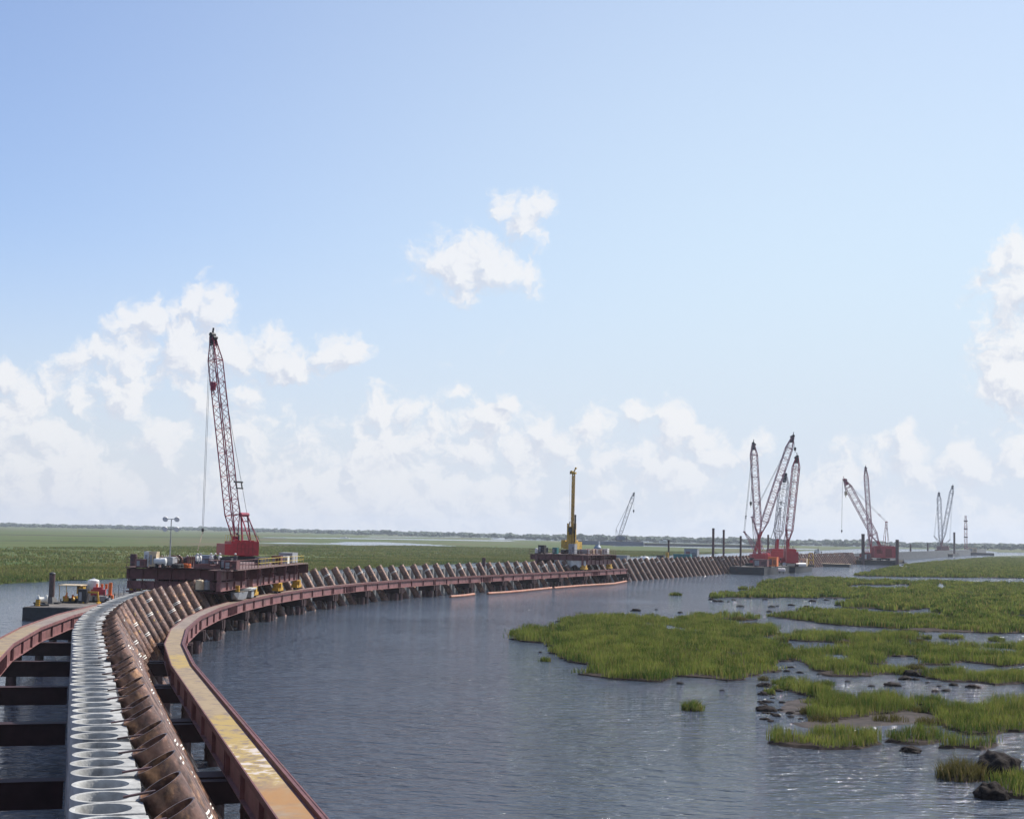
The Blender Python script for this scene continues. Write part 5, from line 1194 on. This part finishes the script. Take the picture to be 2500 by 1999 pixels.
for k in range(4):
    for j in range(8-k): mb.tube((-1.9+.5*j+.25*k, -5, .25+.44*k), (-1.9+.5*j+.25*k, 5, .25+.44*k), .24, 8)
mb.build('pipe', M['rust_pipe'], br3, smooth=True); mb = MB(); [mb.box((0, y, 1.), (4.6, .2, 2.)) for y in (-4, 0, 4)]; mb.build('chock', M['dark'], br3)
barge('deck_barge', (at(2078, 1360, 800).x, 802, 0), -hC+R(75), 13, 8, 1.95, 'dark barge under the brown pipe bundle', M['hull_blue'])

# crane barge with the big red house
dE = 772.; bE = (at(2148, 1375, dE).x, dE+8, 0)
barge('crane_barge', bE, R(88), 19.6, 15, 2.3, 'dark crane barge carrying the big red machine house right of the cluster')
cE = (at(2163, 1364, dE).x, dE+5, 2.36)
crane(cE, R(0), 2.36, at(2143, 1322, dE), at(2062, 1172, dE), 'crane with big red house and white boom leaning left on the right hand barge', 'cranes of the right hand barge', M['boom_white'], M['red_pale'], w=3.2, rc=.18, rl=.09, nseg=22, body=(12.4, 7., 6.), mast_top=at(2164, 1274, dE), hook=(at(2065, 1204, dE), 1.6, Vector((0,0,0)), M['tan']), hook2=(at(2055, 1296, dE), .8, Vector((-1.0, 0, .6)), M['dark']), head_m=M['boom_red'], cw=False, tracks=True, body_rot=.12)
MBh = M['red_pale']
crane((at(2124, 1364, dE).x, dE+9, 2.36), R(10), 2.36, at(2126, 1330, dE+9), at(2113, 1142, dE+9), 'slim near vertical crane left of the big red house on the right hand barge', 'cranes of the right hand barge', M['boom_white'], M['red'], w=2.0, rc=.17, rl=.085, nseg=20, body=(3.2, 5., 2.6), mast_top=at(2124, 1306, dE+9))
spud((at(2107, 1375, dE-4).x, dE-4, 0), at(2107, 1303, dE-4).z, .85, 'thick dark spud at the left end of the red house barge')
spud((at(2190.5, 1375, dE-4).x, dE-4, 0), at(2190.5, 1317, dE-4).z, .85, 'thick dark spud at the right end of the red house barge')
crate('deck_house', (at(2114, 1360, dE).x, dE-1, 2.36), 0, (4.4, 3.4, 3.6), M['primer'], 'red brown deck house beside the left spud of the red house barge', 'deck house', M['white'])
pump((at(2203, 1370, dE).x, dE+2, 1.2), R(90), M['tan'], 'pale machine on the float right of the red house barge', 1.6)
barge('work_float', (at(2203, 1370, dE).x, dE+2, 0), R(90), 6, 3.4, 1.1, 'little pale float at the right end of the red house barge', M['band'], M['tan'])
bt = thing('motor_boat', (at(2202, 1384, 690).x, 690, 0), 'small white boat off the marsh tip under the red house barge', 'boat', R(-60))
def boat(r_, L_, W_, hullm):
    mb = MB(); st = [(-L_/2, .38, .05), (-L_*.2, .5, 0), (L_*.2, .42, .05), (L_/2, .04, .35)]; pts = []
    for y, w_, z in st: pts += [(-w_*W_, y, .8+z*.6), (-w_*W_*.7, y, z-.2), (w_*W_*.7, y, z-.2), (w_*W_, y, .8+z*.6)]
    mb.add(pts, [(4*i+j, 4*i+j+1, 4*i+j+5, 4*i+j+4) for i in range(3) for j in range(3)]+[(0,1,2,3),(12,13,14,15)]+[(4*i, 4*i+3, 4*i+7, 4*i+4) for i in range(3)]); mb.build('hull', hullm, r_)
    ch_ = MB().box((0, -L_*.05, 1.25), (W_*.5, L_*.25, 1.0)).build('cabin', M['white'], r_); MB().box((0, -L_*.05, 1.45), (W_*.52, L_*.2, .4)).build('window', M['glass'], ch_)
boat(bt, 6.5, 2.2, M['white'])
b2 = thing('motor_boat', (gp(841, 1313.5).x, gp(841, 1313.5).y, .25), 'tiny white boat on the channel far behind the bend', 'boat', R(70)); boat(b2, 15, 4., M['white'])

# farther cranes along the wall
dF = 1300.
crane((at(2297, 1335, dF).x, dF, 2.4), R(20), 2.4, at(2297, 1324, dF), at(2292, 1204, dF), 'left one of two tiny far cranes at the end of the pale wall', 'far crane pair', M['boom_pale'], M['primer'], w=3., rc=.22, rl=.12, nseg=16, body=(6., 9., 5.), mast_top=at(2281, 1309, dF), bridle=False)
crane((at(2308, 1335, dF+30).x, dF+30, 2.4), R(-20), 2.4, at(2301, 1318, dF+30), at(2326, 1187, dF+30), 'right one of two tiny far cranes leaning right at the end of the pale wall', 'far crane pair', M['boom_pale'], M['primer'], w=3., rc=.22, rl=.12, nseg=16, body=(6., 9., 5.), mast_top=at(2319, 1317, dF+30), bridle=False)
barge('crane_barge', (at(2303, 1345, dF+15).x, dF+12, 0), -hC, 60, 20, 2.3, 'distant dark barge under the two tiny far cranes')
spud((at(2330, 1345, dF+10).x, dF+10, 0), at(2330, 1299, dF+10).z, .9, 'tall grey spud just right of the two tiny far cranes')
for i, (u, v0) in enumerate(((2223, 1328), (2265, 1326))): spud((at(u, 1345, 1180+80*i).x, 1180+80*i, 0), at(u, v0, 1180+80*i).z, .7, ('left', 'right')[i]+' one of two short posts behind the pale far wall')
tw = thing('leader_tower', (at(2358, 1345, 1500).x, 1500, 0), 'thin lattice tower on a barge at the far end of the wall', 'tower'); zt3 = at(2358, 1258, 1500).z
mb = MB(); lattice(mb, (0, 0, 2.5), (0, 0, zt3), 2.4, .14, .09, 16, .05, .3, .4); mb.build('mast', M['boom_red'], tw); mb = MB(); [mb.box((0, 0, zt3*k), (3.4, 1.6, 1.2)) for k in (.45, .66, .86)]; mb.build('platform', M['dark'], tw)
barge('crane_barge', (at(2362, 1345, 1510).x, 1510, 0), R(80), 50, 16, 2.4, 'distant barge under the thin lattice tower at the far right')
crate('deck_house', (at(2371, 1340, 1508).x, 1506, 2.46), 0, (9., 6., 5.), M['tan'], 'pale deck house on the barge under the thin lattice tower', 'deck house')

# far crane barge and pushboat on the waterway behind
dG = 1800.
barge('crane_barge', (at(1492, 1331, dG).x, dG, .3), R(85), 78, 18, 5., 'long blue hulled barge in the far channel below a slanting crane', M['hull_blue'])
barge('deck_barge', (at(1445, 1331, dG).x, dG+30, .3), R(87), 60, 14, 4., 'long dark low barge left of the blue hulled far barge')
crane((at(1512, 1331, dG-3).x, dG-3, 5.4), R(20), 5.4, at(1512.5, 1309, dG), at(1548, 1204, dG), 'small slanting grey crane in the far channel right of the yellow rig', None, M['boom_pale'], M['hull_blue'], w=4., rc=.28, rl=.15, nseg=18, body=(7., 11., 5.), mast_top=at(1504, 1291, dG), hook=(at(1547, 1247, dG), 2., Vector((0,0,0)), M['dark']), bridle=False)
for i, u in enumerate((1517, 1530)): spud((at(u, 1331, dG-8).x, dG-8, 0), at(u, 1309, dG-8).z, .55, ('left', 'right')[i]+' one of two thin posts beside the slanting far crane')
dT = 1950.; tg = thing('pushboat', (at(1619, 1331, dT).x, dT, .3), 'white towboat with stacked wheelhouse in the far channel', 'towboat', R(90))
mb = MB(); mb.extrude([(-9, 0), (9, 0), (10, 3.), (-9, 2.4)], -3.6, 3.6); mb.build('hull', M['hull'], tg); hs_ = MB().box((0, 0, 4.6), (5.4, 10, 3.4)).build('deckhouse', M['white'], tg); MB().box((0, 0, 5.), (5.5, 8.6, .9)).build('window', M['glass'], hs_)
wh = MB(); wh.box((0, -2, 8.), (4., 4., 3.2)); wh.box((0, -2, 9.8), (4.6, 4.8, .3)); whb = wh.build('wheelhouse', M['white'], tg); MB().box((0, -2, 8.5), (4.1, 4.1, 1.1)).build('window', M['glass'], whb); mb = MB(); [mb.tube((x, 2.6, 6.3), (x, 2.6, 9.), .5, 10) for x in (-1.3, 1.3)]; mb.tube((0, -2, 9.9), (0, -2, 13.), .15, 6); mb.build('funnel', M['dark'], tg)
barge('deck_barge', (at(1700, 1336, dT).x, dT-60, .3), R(93), 150, 20, 3., 'very long dark barge pushed ahead of the white towboat')
q = at(1986, 1345, 1050); barge('deck_barge', (q.x, 1050, .25), R(85), 40, 12, 1.8, 'flat barge with pale load behind the crane cluster')
pump((at(1996, 1340, 1050).x, 1050, 2.1), 0, M['white'], 'white machine on the flat barge behind the crane cluster', 3.2)

# ------------------------------------------------------------------ clods, tufts and rocks in the shallows
def clod(loc, r, seed, label, group=None, sq=(1, .8, .45)):
    bm = bmesh.new(); bmesh.ops.create_icosphere(bm, subdivisions=3 if r < .6 else 4, radius=r)
    for v in bm.verts:
        n_ = v.co.normalized(); k = 1+.22*mnoise.fractal(n_*1.5+Vector((seed, 0, 0)), .8, 2., 5)-.38*(mnoise.voronoi(n_*1.7+Vector((seed, 3, 0)))[0][0]-.35); v.co = Vector((v.co.x*k*sq[0], v.co.y*k*sq[1], v.co.z*k*sq[2]))
    me = bpy.data.meshes.new('mud_clod'); bm.to_mesh(me); bm.free(); me.polygons.foreach_set('use_smooth', [True]*len(me.polygons)); me.materials.append(M['clod']); o = bpy.data.objects.new('mud_clod', me); COL.objects.link(o); o.location = loc; o.rotation_euler = (0, 0, seed)
    return tag(o, label, 'mud clod', group)
small = [c7(*p) for p in ((85,285),(125,318),(120,342),(175,285),(195,378),(120,425),(155,485),(335,455),(345,510),(340,137),(238,126),(235,98),(268,95),(185,440),(130,450),(70,375),(20,372),(70,515),(100,530),(45,512),(265,465),(265,492),(505,150),(727,208),(920,246),(1470,245),(1585,240),(1525,285),(1375,217),(1285,195),(1435,290))] \
      +[b6(*p) for p in ((208,381),(260,435),(303,428),(404,423),(520,432),(670,385),(737,374),(240,471),(22,432),(2,432))]+[c5(*p) for p in ((1168,356),(1362,382),(1850,333),(1615,278),(1650,292),(1682,292),(1755,294),(1796,280),(230,702),(1362,955),(1700,1010),(2105,337))]
for i, (u, v) in enumerate(small):
    p = gp(u, v, .03); clod((p.x, p.y, .0), random.uniform(.18, .42)*(p.y/100)**.6, i*1.3, 'small dark mud clod poking out of the shallows by the islands', 'small mud clods in the shallows')
big = [(c7, 55, 243, .75, 'largest dark clod in the shallow pool left of the islands'), (c7, 45, 310, .6, 'pointed dark clod below the largest one in the pool'), (c7, 62, 440, .85, 'brownish clod in the bottom left of the pool'), (c7, 1290, 158, 1.3, 'broad dark mud mound in the bright pool between islands'), (c7, 1195, 190, .8, 'dark clod ringed by water left of the broad mound'), (c7, 1085, 240, .8, 'ragged brown clod at the pool edge'), (c7, 1740, 255, .7, 'dark clod at the right edge of the bright pool'),
       (c7, 1240, 770, .75, 'black clod below the middle grassy tussock'), (c5, 1005, 366, .9, 'flat dark clod in open water behind the big island'), (b6, 565, 393, .9, 'dark flat clod between the two long far islands')]
for i, (cv, x, y, r, l) in enumerate(big): p = gp(*cv(x, y), .05); clod((p.x, p.y, .0), r, 40+i*2.1, l)
p = gp(*c7(1905, 985), 0); clod((p.x+.6, p.y+.8, .25), 1.25, 77., 'big dark eroded mud block behind the near tussock at right', None, (1.7, .9, .8))
p = gp(*c7(1920, 1165), 0); clod((p.x, p.y+.5, .1), .85, 81.5, 'round black mud boulder at the lower right', None, (1., .85, .75))
for i in range(18):
    x, y = random.uniform(10, 150), random.uniform(360, 540); p = gp(*c7(x, y), .02); clod((p.x, p.y, 0), random.uniform(.14, .28), 100+i, 'small dark mud clod poking out of the shallows by the islands', 'small mud clods in the shallows')
def tuft(uv, n, rad, h, label, m='grass'):
    p = gp(*uv, 0); r_ = thing('grass_tussock', (p.x, p.y, 0), label, 'grass tussock')
    a = RNG.uniform(0, 6.28, n); q = rad*np.sqrt(RNG.uniform(0, 1, n)); pos = np.stack([q*np.cos(a), q*np.sin(a)], 1)
    grass_mesh('blades', pos, .05, h*(1.1-.5*q/rad), .035*(p.y/100)+.01, 7, M[m], r_, spread=.1, lean=.8)
    bm = bmesh.new(); bmesh.ops.create_icosphere(bm, subdivisions=2, radius=rad*.95)
    for v in bm.verts: k = 1+.2*mnoise.noise(v.co*2); v.co = Vector((v.co.x*k, v.co.y*k, v.co.z*.16))
    me = bpy.data.meshes.new('root_mound'); bm.to_mesh(me); bm.free(); me.materials.append(M['mud']); o = bpy.data.objects.new('root_mound', me); COL.objects.link(o); o.parent = r_
ex = 0
for nm, pts in alln:
    cy_ = sum(p.y for p in pts)/len(pts)
    for q in range(0, len(pts), max(12, len(pts)//(7 if cy_ < 260 else 3))):
        p = pts[q]; px_, py_ = CX+F*p.x/p.y, p.y
        if px_ > 2550 or py_ > 420 or ex > 70: continue
        o_ = Vector((random.gauss(0, 1.6), random.gauss(-1.2, 1.6))); ex += 1
        P2 = p+o_; uv = (CX+F*P2.x/P2.y, 0)
        r_ = thing('grass_tussock', (P2.x, P2.y, 0), 'small ragged grass tussock broken off the edge of a marsh island', 'grass tussock', 0, 'small tussocks along the marsh island edges')
        rad = random.uniform(.45, 1.1); n = int(24*rad*rad)+14; a = RNG.uniform(0, 6.28, n); qq = rad*np.sqrt(RNG.uniform(0, 1, n))*RNG.uniform(.5, 1.1)
        grass_mesh('blades', np.stack([qq*np.cos(a)*1.4, qq*np.sin(a)], 1), .02, random.uniform(.55, .9)*(1.1-.5*qq/rad), .03*(P2.y/100)+.01, 7, M['grass_brown'] if random.random() < .3 else M['grass'], r_, spread=.1, lean=.7)
tuft((1690, 1733), 70, .8, 1.0, 'lone round grass tussock in open water below the big island')
tuft(c7(1645, 995), 110, 1.25, 1.5, 'spiky grass tussock standing alone near the lower right corner', 'grass_brown')
tuft(b6(1610, 672), 60, 1.5, 1.0, 'dark little tussock in the channel between two long islands')
tuft(c7(1160, 150), 60, .8, 1.0, 'thin tussock at the left of the bright pool')
tuft(c7(1270, 112), 60, 1.0, .8, 'brownish tussock above the broad mud mound', 'grass_brown')
tuft(b6(45, 305), 40, 1.6, 1.2, 'little bushy tussock off the tip of the far long island')
tuft(c5(1325, 243), 40, 1.4, 1.0, 'outermost tiny tussock left of the far long island')
tuft(b6(1945, 692), 50, 1.1, .9, 'small tussock at right in the channel above the right island')
